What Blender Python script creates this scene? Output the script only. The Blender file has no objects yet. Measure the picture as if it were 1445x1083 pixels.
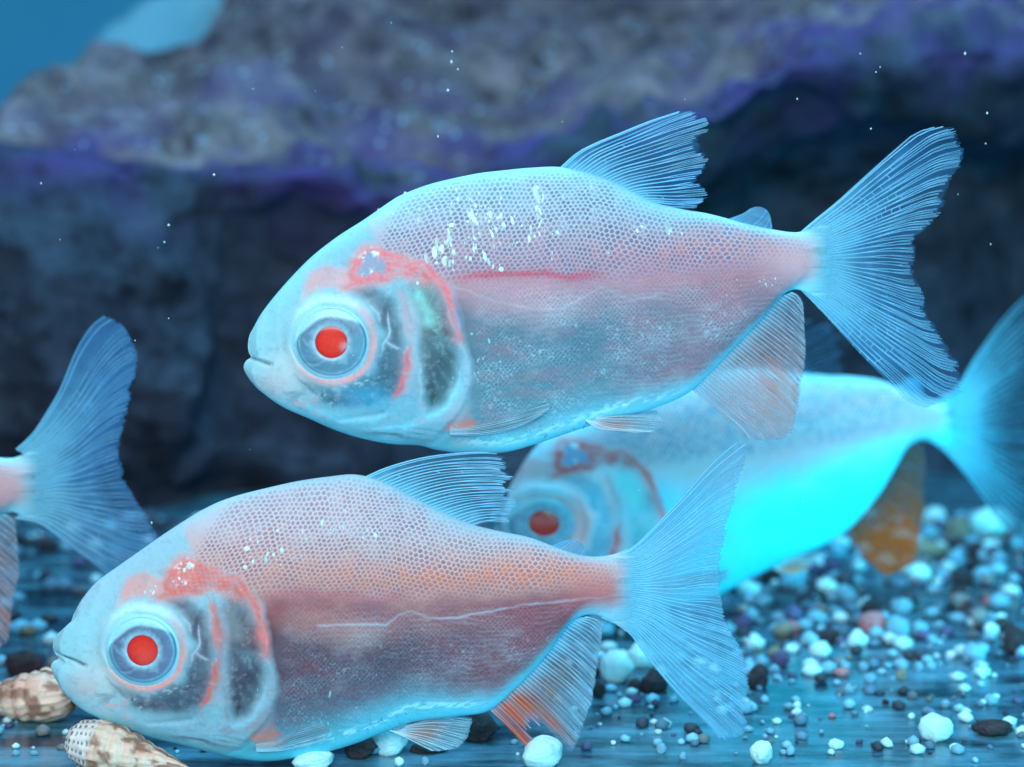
import bpy, bmesh, math, random
import numpy as np

rng = np.random.default_rng(7)
random.seed(7)
scn = bpy.context.scene
COL = scn.collection

# ------------------------------------------------------------------ camera
F_PX, CX, CY = 2500.0, 722.5, 541.5            # photo focal length in pixels, photo centre
CAM_H, HORIZON = 0.165, 250.0
PITCH = math.atan((CY - HORIZON) / F_PX)
cam_d = bpy.data.cameras.new('camera')
cam = bpy.data.objects.new('camera', cam_d); COL.objects.link(cam)
cam.location = (0, 0, CAM_H)
cam.rotation_euler = (math.pi / 2 - PITCH, 0, 0)
cam_d.sensor_width = 36.0
cam_d.lens = F_PX / 1445.0 * 36.0
cam_d.clip_start = 0.01
cam_d.clip_end = 50
cam_d.dof.use_dof = True
cam_d.dof.focus_distance = 0.488
cam_d.dof.aperture_fstop = 8.2
scn.camera = cam

# ------------------------------------------------------------------ light
world = bpy.data.worlds.new('World'); scn.world = world; world.use_nodes = True
bg = world.node_tree.nodes['Background']
bg.inputs[0].default_value = (0.09, 0.27, 0.58, 1)
bg.inputs[1].default_value = 0.12

def area(name, loc, target, sx, sy, color, power):
    l = bpy.data.lights.new(name, 'AREA'); l.shape = 'RECTANGLE'; l.size = sx; l.size_y = sy
    l.color = color; l.energy = power
    o = bpy.data.objects.new(name, l); COL.objects.link(o); o.location = loc
    d = np.array(target, float) - np.array(loc, float)
    from mathutils import Vector
    o.rotation_euler = Vector(d).to_track_quat('-Z', 'Y').to_euler()
    return o
area('aquarium_light', (0.05, 0.74, 0.62), (0.05, 0.72, 0.0), 1.1, 0.45, (0.24, 0.68, 1.0), 10.0)
area('room_light', (-0.12, -0.15, 0.42), (0.02, 0.55, 0.08), 0.55, 0.4, (1.0, 0.97, 0.98), 6.0)
area('low_cyan_fill', (0.22, 0.20, 0.05), (0.12, 0.60, 0.0), 0.6, 0.06, (0.03, 0.70, 1.0), 0.85).data.spread = 2.2  # added fill lamp, low and out of view, makes bellies and pebbles glow
area('side_cyan_fill', (0.33, 0.40, 0.02), (0.20, 0.70, 0.0), 0.10, 0.10, (0.02, 0.74, 1.0), 0.55).data.spread = 1.35  # added cyan fill from the right, unseen, brightens the rear fish

scn.view_settings.view_transform = 'Standard'
scn.view_settings.look = 'None'
scn.view_settings.exposure = 0.0
scn.view_settings.gamma = 1.0
scn.cycles.use_denoising = True
scn.cycles.max_bounces = 8
scn.cycles.transparent_max_bounces = 24
scn.cycles.caustics_reflective = False
scn.cycles.caustics_refractive = False

# ------------------------------------------------------------------ maths helpers
CAM = np.array([0, 0, CAM_H])
FWD = np.array([0, math.cos(PITCH), -math.sin(PITCH)])
UP = np.array([0, math.sin(PITCH), math.cos(PITCH)])
RIGHT = np.array([1.0, 0, 0])

def rays(px, py):
    px = np.asarray(px, float)[..., None]; py = np.asarray(py, float)[..., None]
    return FWD * F_PX + RIGHT * (px - CX) + UP * (CY - py)
def at_depth(px, py, y):
    d = rays(px, py); return CAM + d * (np.asarray(y, float)[..., None] / d[..., 1:2])
def at_ground(px, py, z=0.0):
    d = rays(px, py); return CAM + d * ((z - CAM_H) / d[..., 2:3])

class Plane:
    """vertical plane through two pixel columns at two depths; to(px,py,off): world point, off pixels towards the camera"""
    def __init__(s, x1, d1, x2, d2):
        a = at_depth(x1, 600, d1); b = at_depth(x2, 600, d2)
        t = b - a; t[2] = 0; t /= np.linalg.norm(t)
        s.n = np.array([t[1], -t[0], 0.0]); s.p = a
        s.m = 0.5 * (d1 + d2) / F_PX
    def to(s, px, py, off=0.0):
        d = rays(px, py)
        k = ((s.p - CAM) @ s.n) / (d @ s.n)
        return CAM + d * k[..., None] + s.n * (np.asarray(off, float)[..., None] * s.m)

def lin(c):
    c = np.asarray(c, float) / 255.0
    return np.where(c <= 0.04045, c / 12.92, ((c + 0.055) / 1.055) ** 2.4)
def sm(a, b, x):
    t = np.clip((x - a) / (b - a), 0, 1); return t * t * (3 - 2 * t)

def _h(i, j, k, seed):
    n = (i * 374761393 + j * 668265263 + k * 1274126177 + seed * 974711) & 0xFFFFFFFF
    n = ((n ^ (n >> 13)) * 1274126177) & 0xFFFFFFFF
    return ((n ^ (n >> 16)) & 0xFFFF) / 65535.0
def noise(x, y, z=None, seed=0):
    x = np.asarray(x, float); y = np.asarray(y, float)
    xi = np.floor(x).astype(np.int64); yi = np.floor(y).astype(np.int64)
    fx = x - xi; fy = y - yi
    fx = fx * fx * (3 - 2 * fx); fy = fy * fy * (3 - 2 * fy)
    if z is None:
        a = _h(xi, yi, 0, seed); b = _h(xi + 1, yi, 0, seed); c = _h(xi, yi + 1, 0, seed); d = _h(xi + 1, yi + 1, 0, seed)
        return (a * (1 - fx) + b * fx) * (1 - fy) + (c * (1 - fx) + d * fx) * fy
    z = np.asarray(z, float); zi = np.floor(z).astype(np.int64); fz = z - zi; fz = fz * fz * (3 - 2 * fz)
    r = 0
    for dz, wz in ((0, 1 - fz), (1, fz)):
        a = _h(xi, yi, zi + dz, seed); b = _h(xi + 1, yi, zi + dz, seed)
        c = _h(xi, yi + 1, zi + dz, seed); d = _h(xi + 1, yi + 1, zi + dz, seed)
        r = r + wz * ((a * (1 - fx) + b * fx) * (1 - fy) + (c * (1 - fx) + d * fx) * fy)
    return r
def fbm(x, y, z=None, oct=4, seed=0):
    r = 0; a = 0.5; t = 0
    for o in range(oct):
        f = 2.03 ** o
        r = r + a * noise(x * f, y * f, None if z is None else z * f, seed + o * 17); t += a; a *= 0.5
    return r / t

def curve(pts, n=400):
    """smooth (Catmull-Rom) resample of a polyline by arc length -> (n,2)"""
    p = np.asarray(pts, float)
    if len(p) == 2:
        return p[0] + (p[1] - p[0]) * np.linspace(0, 1, n)[:, None]
    q = np.vstack([2 * p[0] - p[1], p, 2 * p[-1] - p[-2]])
    out = []
    t = np.linspace(0, 1, 24, endpoint=False)[:, None]
    for i in range(len(p) - 1):
        a, b, c, d = q[i], q[i + 1], q[i + 2], q[i + 3]
        out.append(0.5 * ((2 * b) + (-a + c) * t + (2 * a - 5 * b + 4 * c - d) * t ** 2 + (-a + 3 * b - 3 * c + d) * t ** 3))
    out = np.vstack(out + [p[-1:]])
    s = np.concatenate([[0], np.cumsum(np.linalg.norm(np.diff(out, axis=0), axis=1))])
    g = np.linspace(0, s[-1], n)
    return np.stack([np.interp(g, s, out[:, 0]), np.interp(g, s, out[:, 1])], 1)
def samp(c, u):
    n = len(c) - 1; u = np.clip(u, 0, 1) * n
    i = np.minimum(u.astype(int), n - 1); f = (u - i)[..., None]
    return c[i] * (1 - f) + c[i + 1] * f
def seg_dist(X, Y, pts):
    d = np.full(X.shape, 1e9)
    for (x0, y0), (x1, y1) in zip(pts[:-1], pts[1:]):
        vx, vy = x1 - x0, y1 - y0; L = vx * vx + vy * vy + 1e-9
        t = np.clip(((X - x0) * vx + (Y - y0) * vy) / L, 0, 1)
        d = np.minimum(d, np.hypot(X - x0 - t * vx, Y - y0 - t * vy))
    return d
def poly_sd(X, Y, pts):
    ins = np.zeros(X.shape, bool); p = list(pts)
    for (x0, y0), (x1, y1) in zip(p, p[1:] + p[:1]):
        c = ((y0 > Y) != (y1 > Y)) & (X < (x1 - x0) * (Y - y0) / (y1 - y0 + 1e-9) + x0)
        ins ^= c
    d = seg_dist(X, Y, p + p[:1])
    return np.where(ins, -d, d)

# ------------------------------------------------------------------ mesh helpers
def link(name, me, mat, parent=None):
    o = bpy.data.objects.new(name, me); COL.objects.link(o)
    if mat is not None and not me.materials: me.materials.append(mat)
    if parent is not None: o.parent = parent
    return o
def mesh(name, V, Fq, smooth=True, col=None, alpha=None):
    V = np.asarray(V, float); Fq = np.asarray(Fq, np.int64)
    me = bpy.data.meshes.new(name); k = Fq.shape[1]
    me.vertices.add(len(V)); me.vertices.foreach_set('co', V.ravel())
    me.loops.add(Fq.size); me.loops.foreach_set('vertex_index', Fq.ravel().astype(np.int32))
    me.polygons.add(len(Fq)); me.polygons.foreach_set('loop_start', np.arange(0, Fq.size, k, dtype=np.int32))
    me.polygons.foreach_set('loop_total', np.full(len(Fq), k, np.int32))
    me.polygons.foreach_set('use_smooth', np.full(len(Fq), smooth))
    me.update(calc_edges=True); me.validate()
    if col is not None:
        c4 = np.ones((len(V), 4)); c4[:, :3] = col
        if alpha is not None: c4[:, 3] = alpha
        a = me.attributes.new('tint', 'FLOAT_COLOR', 'POINT'); a.data.foreach_set('color', c4.ravel())
    return me
def grid_faces(nu, nv, off=0, flip=False):
    i, j = np.meshgrid(np.arange(nu - 1), np.arange(nv - 1), indexing='ij')
    a = (i * nv + j).ravel() + off
    f = np.stack([a, a + nv, a + nv + 1, a + 1], 1)
    return f[:, ::-1] if flip else f
def tag(o, label=None, cat=None, group=None, kind=None):
    if label: o['label'] = label
    if cat: o['category'] = cat
    if group: o['group'] = group
    if kind: o['kind'] = kind
    return o
def empty(name, loc):
    o = bpy.data.objects.new(name, None); COL.objects.link(o); o.location = loc; o.empty_display_size = 0.01
    return o

# ------------------------------------------------------------------ materials
def new_mat(name):
    m = bpy.data.materials.new(name); m.use_nodes = True
    return m, m.node_tree.nodes, m.node_tree.links, m.node_tree.nodes['Principled BSDF']
def N(nodes, t, **kw):
    n = nodes.new(t)
    for k, v in kw.items(): setattr(n, k, v)
    return n

def mat_skin():
    m, n, l, b = new_mat('fish_skin')
    a = N(n, 'ShaderNodeAttribute', attribute_name='tint')
    l.new(a.outputs['Color'], b.inputs['Base Color']); l.new(a.outputs['Alpha'], b.inputs['Alpha'])
    tc = N(n, 'ShaderNodeTexCoord')
    nz = N(n, 'ShaderNodeTexNoise'); nz.inputs['Scale'].default_value = 900; nz.inputs['Detail'].default_value = 3
    l.new(tc.outputs['Object'], nz.inputs['Vector'])
    bp = N(n, 'ShaderNodeBump'); bp.inputs['Strength'].default_value = 0.12; bp.inputs['Distance'].default_value = 0.0004
    l.new(nz.outputs['Fac'], bp.inputs['Height']); l.new(bp.outputs['Normal'], b.inputs['Normal'])
    b.inputs['Roughness'].default_value = 0.45
    b.inputs['Specular IOR Level'].default_value = 0.22
    b.inputs['Subsurface Weight'].default_value = 0.14
    b.inputs['Subsurface Radius'].default_value = (0.5, 0.8, 1.0)
    b.inputs['Subsurface Scale'].default_value = 0.0016
    return m
def mat_membrane():
    m, n, l, b = new_mat('fin_membrane')
    n.remove(b); out = n['Material Output']
    a = N(n, 'ShaderNodeAttribute', attribute_name='tint')
    tc = N(n, 'ShaderNodeTexCoord')
    nz = N(n, 'ShaderNodeTexNoise'); nz.inputs['Scale'].default_value = 260; nz.inputs['Detail'].default_value = 4
    l.new(tc.outputs['Object'], nz.inputs['Vector'])
    mr = N(n, 'ShaderNodeMapRange'); mr.inputs[1].default_value = 0.3; mr.inputs[2].default_value = 0.7
    mr.inputs[3].default_value = 0.8; mr.inputs[4].default_value = 1.15
    l.new(nz.outputs['Fac'], mr.inputs[0])
    mu = N(n, 'ShaderNodeMath', operation='MULTIPLY', use_clamp=True)
    l.new(mr.outputs[0], mu.inputs[0]); l.new(a.outputs['Alpha'], mu.inputs[1])
    tr = N(n, 'ShaderNodeBsdfTransparent'); di = N(n, 'ShaderNodeBsdfDiffuse'); tl = N(n, 'ShaderNodeBsdfTranslucent')
    for s in (di, tl): l.new(a.outputs['Color'], s.inputs['Color'])
    m1 = N(n, 'ShaderNodeMixShader'); m1.inputs[0].default_value = 0.4
    l.new(di.outputs[0], m1.inputs[1]); l.new(tl.outputs[0], m1.inputs[2])
    m2 = N(n, 'ShaderNodeMixShader')
    l.new(mu.outputs[0], m2.inputs[0]); l.new(tr.outputs[0], m2.inputs[1]); l.new(m1.outputs[0], m2.inputs[2])
    l.new(m2.outputs[0], out.inputs['Surface'])
    return m
def mat_tint(name, rough=0.4, spec=0.4, metal=0.0, coat=0.0):
    m, n, l, b = new_mat(name)
    a = N(n, 'ShaderNodeAttribute', attribute_name='tint')
    tc = N(n, 'ShaderNodeTexCoord')
    nz = N(n, 'ShaderNodeTexNoise'); nz.inputs['Scale'].default_value = 1200; nz.inputs['Detail'].default_value = 3
    l.new(tc.outputs['Object'], nz.inputs['Vector'])
    mr = N(n, 'ShaderNodeMapRange'); mr.inputs[3].default_value = 0.82; mr.inputs[4].default_value = 1.12
    l.new(nz.outputs['Fac'], mr.inputs[0])
    mx = N(n, 'ShaderNodeVectorMath', operation='SCALE')
    l.new(a.outputs['Color'], mx.inputs[0]); l.new(mr.outputs[0], mx.inputs['Scale'])
    l.new(mx.outputs[0], b.inputs['Base Color'])
    b.inputs['Roughness'].default_value = rough; b.inputs['Specular IOR Level'].default_value = spec
    b.inputs['Metallic'].default_value = metal; b.inputs['Coat Weight'].default_value = coat
    return m
M_SKIN = mat_skin(); M_MEM = mat_membrane()
M_RAY = mat_tint('fin_ray_bone', 0.4, 0.3)
M_SILVER = mat_tint('silver_scale', 0.35, 0.4, 0.0)
M_EYE = mat_tint('eye_iris', 0.3, 0.35)
M_PUPIL = mat_tint('eye_pupil', 0.16, 0.45)

def mat_rock(name, c_lo, c_hi, scale, purple=0.0):
    m, n, l, b = new_mat(name)
    tc = N(n, 'ShaderNodeTexCoord')
    n1 = N(n, 'ShaderNodeTexNoise'); n1.inputs['Scale'].default_value = scale; n1.inputs['Detail'].default_value = 10; n1.inputs['Roughness'].default_value = 0.74
    l.new(tc.outputs['Object'], n1.inputs['Vector'])
    r = N(n, 'ShaderNodeValToRGB'); e = r.color_ramp.elements
    e[0].position = 0.32; e[0].color = (*lin(c_lo), 1); e[1].position = 0.68; e[1].color = (*lin(c_hi), 1)
    l.new(n1.outputs['Fac'], r.inputs[0])
    src = r.outputs[0]
    if purple > 0:
        a = N(n, 'ShaderNodeAttribute', attribute_name='tint')
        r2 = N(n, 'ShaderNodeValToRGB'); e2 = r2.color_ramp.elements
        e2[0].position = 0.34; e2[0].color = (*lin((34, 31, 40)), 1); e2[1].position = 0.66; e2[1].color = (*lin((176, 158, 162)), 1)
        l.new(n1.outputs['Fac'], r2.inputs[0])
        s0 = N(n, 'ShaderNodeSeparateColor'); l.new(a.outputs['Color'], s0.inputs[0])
        m0 = N(n, 'ShaderNodeMix', data_type='RGBA'); l.new(s0.outputs[1], m0.inputs[0]); l.new(src, m0.inputs[6]); l.new(r2.outputs[0], m0.inputs[7])  # front keeps a darker, bluer ramp than the top: shade put into the colour
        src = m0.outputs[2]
        n2 = N(n, 'ShaderNodeTexNoise'); n2.inputs['Scale'].default_value = scale * 0.8; n2.inputs['Detail'].default_value = 5
        mp = N(n, 'ShaderNodeMapping'); mp.inputs['Location'].default_value = (3, 7, 1)
        l.new(tc.outputs['Object'], mp.inputs[0]); l.new(mp.outputs[0], n2.inputs['Vector'])
        mr = N(n, 'ShaderNodeMapRange'); mr.inputs[1].default_value = 0.40; mr.inputs[2].default_value = 0.62
        l.new(n2.outputs['Fac'], mr.inputs[0])
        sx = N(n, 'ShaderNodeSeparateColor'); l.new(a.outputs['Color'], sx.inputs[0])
        mu = N(n, 'ShaderNodeMath', operation='MULTIPLY'); l.new(mr.outputs[0], mu.inputs[0]); l.new(sx.outputs[0], mu.inputs[1])
        mx = N(n, 'ShaderNodeMix', data_type='RGBA')
        l.new(mu.outputs[0], mx.inputs[0]); l.new(src, mx.inputs[6]); mx.inputs[7].default_value = (*lin((86, 71, 132)), 1)
        # pale encrusting growth
        n3 = N(n, 'ShaderNodeTexVoronoi'); n3.inputs['Scale'].default_value = scale * 4
        l.new(tc.outputs['Object'], n3.inputs['Vector'])
        m3 = N(n, 'ShaderNodeMapRange'); m3.inputs[1].default_value = 0.30; m3.inputs[2].default_value = 0.18
        l.new(n3.outputs['Distance'], m3.inputs[0])
        n4 = N(n, 'ShaderNodeTexNoise'); n4.inputs['Scale'].default_value = scale * 1.3
        l.new(mp.outputs[0], n4.inputs['Vector'])
        m4 = N(n, 'ShaderNodeMapRange'); m4.inputs[1].default_value = 0.48; m4.inputs[2].default_value = 0.64
        l.new(n4.outputs['Fac'], m4.inputs[0])
        m5 = N(n, 'ShaderNodeMath', operation='MULTIPLY'); l.new(m3.outputs[0], m5.inputs[0]); l.new(m4.outputs[0], m5.inputs[1])
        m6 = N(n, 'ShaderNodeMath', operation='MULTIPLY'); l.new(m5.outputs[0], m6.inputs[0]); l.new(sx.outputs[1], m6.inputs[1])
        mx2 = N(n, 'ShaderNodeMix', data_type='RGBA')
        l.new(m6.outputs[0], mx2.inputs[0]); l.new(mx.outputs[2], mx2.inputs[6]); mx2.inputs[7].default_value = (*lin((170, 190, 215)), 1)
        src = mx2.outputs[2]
    l.new(src, b.inputs['Base Color'])
    bp = N(n, 'ShaderNodeBump'); bp.inputs['Strength'].default_value = 1.0; bp.inputs['Distance'].default_value = 0.012
    l.new(n1.outputs['Fac'], bp.inputs['Height']); l.new(bp.outputs['Normal'], b.inputs['Normal'])
    b.inputs['Roughness'].default_value = 0.85; b.inputs['Specular IOR Level'].default_value = 0.2
    return m

def mat_pebble(name, c, var=0.25, rough=0.5):
    m, n, l, b = new_mat(name)
    tc = N(n, 'ShaderNodeTexCoord'); oi = N(n, 'ShaderNodeObjectInfo')
    va = N(n, 'ShaderNodeVectorMath', operation='ADD')
    l.new(tc.outputs['Object'], va.inputs[0]); l.new(oi.outputs['Random'], va.inputs[1])
    n1 = N(n, 'ShaderNodeTexNoise'); n1.inputs['Scale'].default_value = 3.0; n1.inputs['Detail'].default_value = 8; n1.inputs['Roughness'].default_value = 0.7
    l.new(va.outputs[0], n1.inputs['Vector'])
    mr = N(n, 'ShaderNodeMapRange'); mr.inputs[1].default_value = 0.3; mr.inputs[2].default_value = 0.7
    mr.inputs[3].default_value = 1 - var * 1.9; mr.inputs[4].default_value = 1 + var * 0.6
    l.new(n1.outputs['Fac'], mr.inputs[0])
    rg = N(n, 'ShaderNodeRGB'); rg.outputs[0].default_value = (*lin(c), 1)
    sc = N(n, 'ShaderNodeVectorMath', operation='SCALE'); l.new(rg.outputs[0], sc.inputs[0]); l.new(mr.outputs[0], sc.inputs['Scale'])
    l.new(sc.outputs[0], b.inputs['Base Color'])
    bp = N(n, 'ShaderNodeBump'); bp.inputs['Strength'].default_value = 0.45; bp.inputs['Distance'].default_value = 0.2
    l.new(n1.outputs['Fac'], bp.inputs['Height']); l.new(bp.outputs['Normal'], b.inputs['Normal'])
    b.inputs['Roughness'].default_value = rough; b.inputs['Specular IOR Level'].default_value = 0.3
    return m
def mat_floor():
    m, n, l, b = new_mat('scratched_tank_floor')
    tc = N(n, 'ShaderNodeTexCoord')
    mp = N(n, 'ShaderNodeMapping'); mp.inputs['Scale'].default_value = (26, 110, 1); l.new(tc.outputs['Object'], mp.inputs[0])
    n1 = N(n, 'ShaderNodeTexNoise'); n1.inputs['Scale'].default_value = 1.0; n1.inputs['Detail'].default_value = 7; n1.inputs['Roughness'].default_value = 0.65
    l.new(mp.outputs[0], n1.inputs['Vector'])
    mp2 = N(n, 'ShaderNodeMapping'); mp2.inputs['Scale'].default_value = (30, 46, 1); l.new(tc.outputs['Object'], mp2.inputs[0])
    n2 = N(n, 'ShaderNodeTexNoise'); n2.inputs['Scale'].default_value = 1.0; n2.inputs['Detail'].default_value = 8
    l.new(mp2.outputs[0], n2.inputs['Vector'])
    ad = N(n, 'ShaderNodeMath', operation='ADD'); l.new(n1.outputs['Fac'], ad.inputs[0]); l.new(n2.outputs['Fac'], ad.inputs[1])
    r = N(n, 'ShaderNodeValToRGB'); e = r.color_ramp.elements
    e[0].position = 0.42; e[0].color = (*lin((18, 42, 58)), 1)
    e[1].position = 0.60; e[1].color = (*lin((80, 138, 158)), 1)
    hf = N(n, 'ShaderNodeMath', operation='MULTIPLY'); hf.inputs[1].default_value = 0.5
    l.new(ad.outputs[0], hf.inputs[0]); l.new(hf.outputs[0], r.inputs[0])
    l.new(r.outputs[0], b.inputs['Base Color'])
    mr = N(n, 'ShaderNodeMapRange'); mr.inputs[1].default_value = 0.35; mr.inputs[2].default_value = 0.65
    mr.inputs[3].default_value = 0.05; mr.inputs[4].default_value = 0.28
    l.new(n1.outputs['Fac'], mr.inputs[0]); l.new(mr.outputs[0], b.inputs['Roughness'])
    bp = N(n, 'ShaderNodeBump'); bp.inputs['Strength'].default_value = 0.25; bp.inputs['Distance'].default_value = 0.002
    l.new(n1.outputs['Fac'], bp.inputs['Height']); l.new(bp.outputs['Normal'], b.inputs['Normal'])
    b.inputs['Specular IOR Level'].default_value = 1.0
    return m
def mat_water_wall():
    m, n, l, b = new_mat('blue_back_wall')
    tc = N(n, 'ShaderNodeTexCoord')
    n1 = N(n, 'ShaderNodeTexNoise'); n1.inputs['Scale'].default_value = 3; n1.inputs['Detail'].default_value = 3
    l.new(tc.outputs['Object'], n1.inputs['Vector'])
    r = N(n, 'ShaderNodeValToRGB'); e = r.color_ramp.elements
    e[0].position = 0.35; e[0].color = (*lin((56, 178, 226)), 1); e[1].position = 0.7; e[1].color = (*lin((70, 200, 240)), 1)
    l.new(n1.outputs['Fac'], r.inputs[0]); l.new(r.outputs[0], b.inputs['Base Color'])
    b.inputs['Roughness'].default_value = 0.7
    return m

# ------------------------------------------------------------------ setting
def sheet(name, x0, x1, y0, y1, z, mat):
    me = mesh(name, [(x0, y0, z), (x1, y0, z), (x1, y1, z), (x0, y1, z)], [[0, 1, 2, 3]], False)
    return tag(link(name, me, mat), kind='structure')
sheet('tank_floor', -2.2, 2.2, 0.30, 1.62, 0.0, mat_floor())
me = mesh('tank_back_wall', [(-2.4, 1.62, -0.1), (2.4, 1.62, -0.1), (2.4, 1.62, 1.4), (-2.4, 1.62, 1.4)], [[0, 1, 2, 3]], False)
tag(link('tank_back_wall', me, mat_water_wall()), kind='structure')

def build_rock():
    nu = 420
    PX = np.linspace(-500, 1950, nu)
    def cv(pts): 
        p = np.array(pts, float); return np.interp(PX, p[:, 0], p[:, 1])
    def soft(a, k=9):
        ker = np.hanning(k); ker /= ker.sum()
        return np.convolve(np.pad(a, k // 2, 'edge'), ker, 'valid')
    E = soft(cv([(-500, 170), (0, 180), (40, 195), (120, 190), (200, 205), (300, 215), (420, 235), (520, 270), (620, 262), (780, 225), (900, 190), (1000, 150), (1060, 108), (1150, 84), (1300, 72), (1445, 70), (1950, 60)]))
    B = soft(cv([(-500, 170), (-60, 150), (0, 128), (130, 92), (250, 62), (300, 20), (345, -40), (420, -110), (1950, -140)]))
    Dl = soft(cv([(-500, .90), (300, .90), (600, .90), (1000, .93), (1445, .95), (1950, .97)]))
    Db = soft(cv([(-500, .98), (0, 1.0), (200, 1.1), (330, 1.25), (420, 1.4), (1950, 1.5)]))
    R = soft(cv([(-500, 0), (250, 0), (330, .05), (420, .07), (700, .07), (960, .08), (1080, .17), (1950, .2)]), 15)
    rows = []
    nf, nt = 120, 150
    for k in np.linspace(0, 1, nf):           # front face, from the floor up to the lip
        base = 742.0
        py = base + (E - base) * k
        rec = R * math.sin(math.pi * min(1, (1 - k) * 1.25 + 0.0)) if k > 0.2 else R * (0.0 + math.sin(math.pi * 1.0) + k / 0.2 * math.sin(math.pi * 1.0))
        rec = R * sm(0.0, 0.30, np.array(1 - k)) * (0.4 + 0.6 * sm(0, 0.5, np.array(k)))
        d = 0.875 + (Dl - 0.875) * k - 0.03 * math.sin(math.pi * k) + rec
        rows.append(at_depth(PX, py, d))
    for k in np.linspace(0, 1, nt)[1:]:       # the sloping top
        py = E + (B - E) * k ** 0.9
        d = Dl + (Db - Dl) * k
        rows.append(at_depth(PX, py, d))
    last = rows[-1]
    for k in np.linspace(0, 1, 12)[1:]:       # back side
        q = last.copy(); q[:, 1] += 0.12 * math.sin(k * 1.57); q[:, 2] = last[:, 2] * (1 - k) - 0.01 * k
        rows.append(q)
    P = np.stack(rows, 1)                     # nu, nrows, 3
    nr = P.shape[1]
    P[:, 0, 2] = -0.012
    du = np.gradient(P, axis=0); dv = np.gradient(P, axis=1)
    nn = np.cross(du, dv); nn /= np.linalg.norm(nn, axis=2, keepdims=True) + 1e-12
    x, y, z = P[..., 0], P[..., 1], P[..., 2]
    n1 = fbm(x * 9, y * 9, z * 9, 5, 3) - 0.5
    n2 = fbm(x * 30, y * 14, z * 34, 4, 11) - 0.5
    n3 = fbm(x * 26, y * 26, z * 6, 4, 23) - 0.5
    row = np.arange(nr)[None, :]
    front = 1 - sm(nf * 0.85, nf * 1.05, row)
    ledge = np.abs(np.sin(z * 42 + 5 * fbm(x * 5, y * 5, z * 5, 3, 5)))
    disp = 0.075 * n1 + 0.035 * n2 * (1 - 0.4 * front) + front * 0.03 * n3 - (1 - front) * 0.012 * ledge
    ridge = 1 - np.abs(2 * fbm(x * 14, y * 14, z * 20, 4, 41) - 1)
    disp += 0.03 * (ridge - 0.7) * (1 - 0.6 * front)
    disp *= np.where(row < 4, row / 4.0, 1.0)
    P = P + nn * disp[..., None]
    P[..., 1] = np.maximum(P[..., 1], 0.80)
    # where purple crust grows: round the lip; pale growth, painted lit tone: on the top
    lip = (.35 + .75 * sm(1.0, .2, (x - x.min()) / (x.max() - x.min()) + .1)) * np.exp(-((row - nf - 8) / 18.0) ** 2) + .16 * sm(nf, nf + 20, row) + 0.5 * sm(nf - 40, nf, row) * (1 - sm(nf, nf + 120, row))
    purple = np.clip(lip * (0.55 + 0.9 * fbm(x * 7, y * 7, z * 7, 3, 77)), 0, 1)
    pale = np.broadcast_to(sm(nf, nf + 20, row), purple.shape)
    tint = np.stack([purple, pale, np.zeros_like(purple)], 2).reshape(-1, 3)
    V = P.reshape(-1, 3)
    o0 = np.array([0.05, 0.95, 0.0])
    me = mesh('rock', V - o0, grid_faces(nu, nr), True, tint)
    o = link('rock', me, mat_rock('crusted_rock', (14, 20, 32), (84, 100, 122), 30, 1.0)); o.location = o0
    tag(o, 'huge dark rock ledge with brown top and purple crusted edge behind the fish', 'rock')
build_rock()

def lump(name, px, py, depth, rx, ry, rz, seed, mat, label, cat):
    bm = bmesh.new(); bmesh.ops.create_icosphere(bm, subdivisions=5, radius=1)
    co = np.array([v.co[:] for v in bm.verts])
    k = 1 + 0.7 * (fbm(co[:, 0] * 1.6 + 5, co[:, 1] * 1.6, co[:, 2] * 1.6, 5, seed) - 0.5)
    co = co * k[:, None] * np.array([rx, ry, rz])
    for v, c in zip(bm.verts, co): v.co = c
    for f in bm.faces: f.smooth = True
    me = bpy.data.meshes.new(name); bm.to_mesh(me); bm.free()
    o = link(name, me, mat); o.location = at_depth(px, py, depth)
    return tag(o, label, cat)
o = lump('pale_rock', 60, 120, 1.38, 0.075, 0.08, 0.27, 8, mat_rock('pale_stone', (100, 205, 240), (160, 226, 246), 10),
     'pale cyan stone standing in open water beyond the dark rock', 'rock')
o.location.z = 0.10; o.rotation_euler = (0, 0.62, 0)

# ------------------------------------------------------------------ pebbles and gravel
PM = {'white': mat_pebble('white_pebble', (206, 252, 254), 0.04), 'pale': mat_pebble('pale_blue_pebble', (130, 190, 212), 0.2),
      'grey': mat_pebble('grey_pebble', (110, 125, 135), 0.3), 'dark': mat_pebble('dark_pebble', (66, 56, 62), 0.5),
      'purple': mat_pebble('purple_pebble', (92, 84, 122), 0.25), 'pink': mat_pebble('pink_pebble', (205, 140, 145), 0.2),
      'ochre': mat_pebble('ochre_pebble', (150, 146, 128), 0.3)}
peb_meshes = {}
def pebble_mesh(kind, k, sub):
    key = (kind, k, sub)
    if key not in peb_meshes:
        bm = bmesh.new(); bmesh.ops.create_icosphere(bm, subdivisions=sub, radius=1)
        co = np.array([v.co[:] for v in bm.verts])
        s = 1 + 0.95 * (fbm(co[:, 0] * 1.3 + k * 9, co[:, 1] * 1.3, co[:, 2] * 1.3, 3, k + 50) - 0.5) + (0.12 * (fbm(co[:, 0] * 6, co[:, 1] * 6, co[:, 2] * 6, 3, k + 90) - 0.5) if sub > 2 else 0)
        co = co * s[:, None]
        co[:, 2] = np.maximum(co[:, 2], -0.8)
        lo, hi = co.min(0), co.max(0); co = (co - (lo + hi) / 2) / ((hi - lo) / 2)
        co[:, 2] += 1.0
        for v, c in zip(bm.verts, co): v.co = c
        for f in bm.faces: f.smooth = True
        me = bpy.data.meshes.new(kind + '_pebble'); bm.to_mesh(me); bm.free(); me.materials.append(PM[kind])
        peb_meshes[key] = me
    return peb_meshes[key]
PEBS = []
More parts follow.
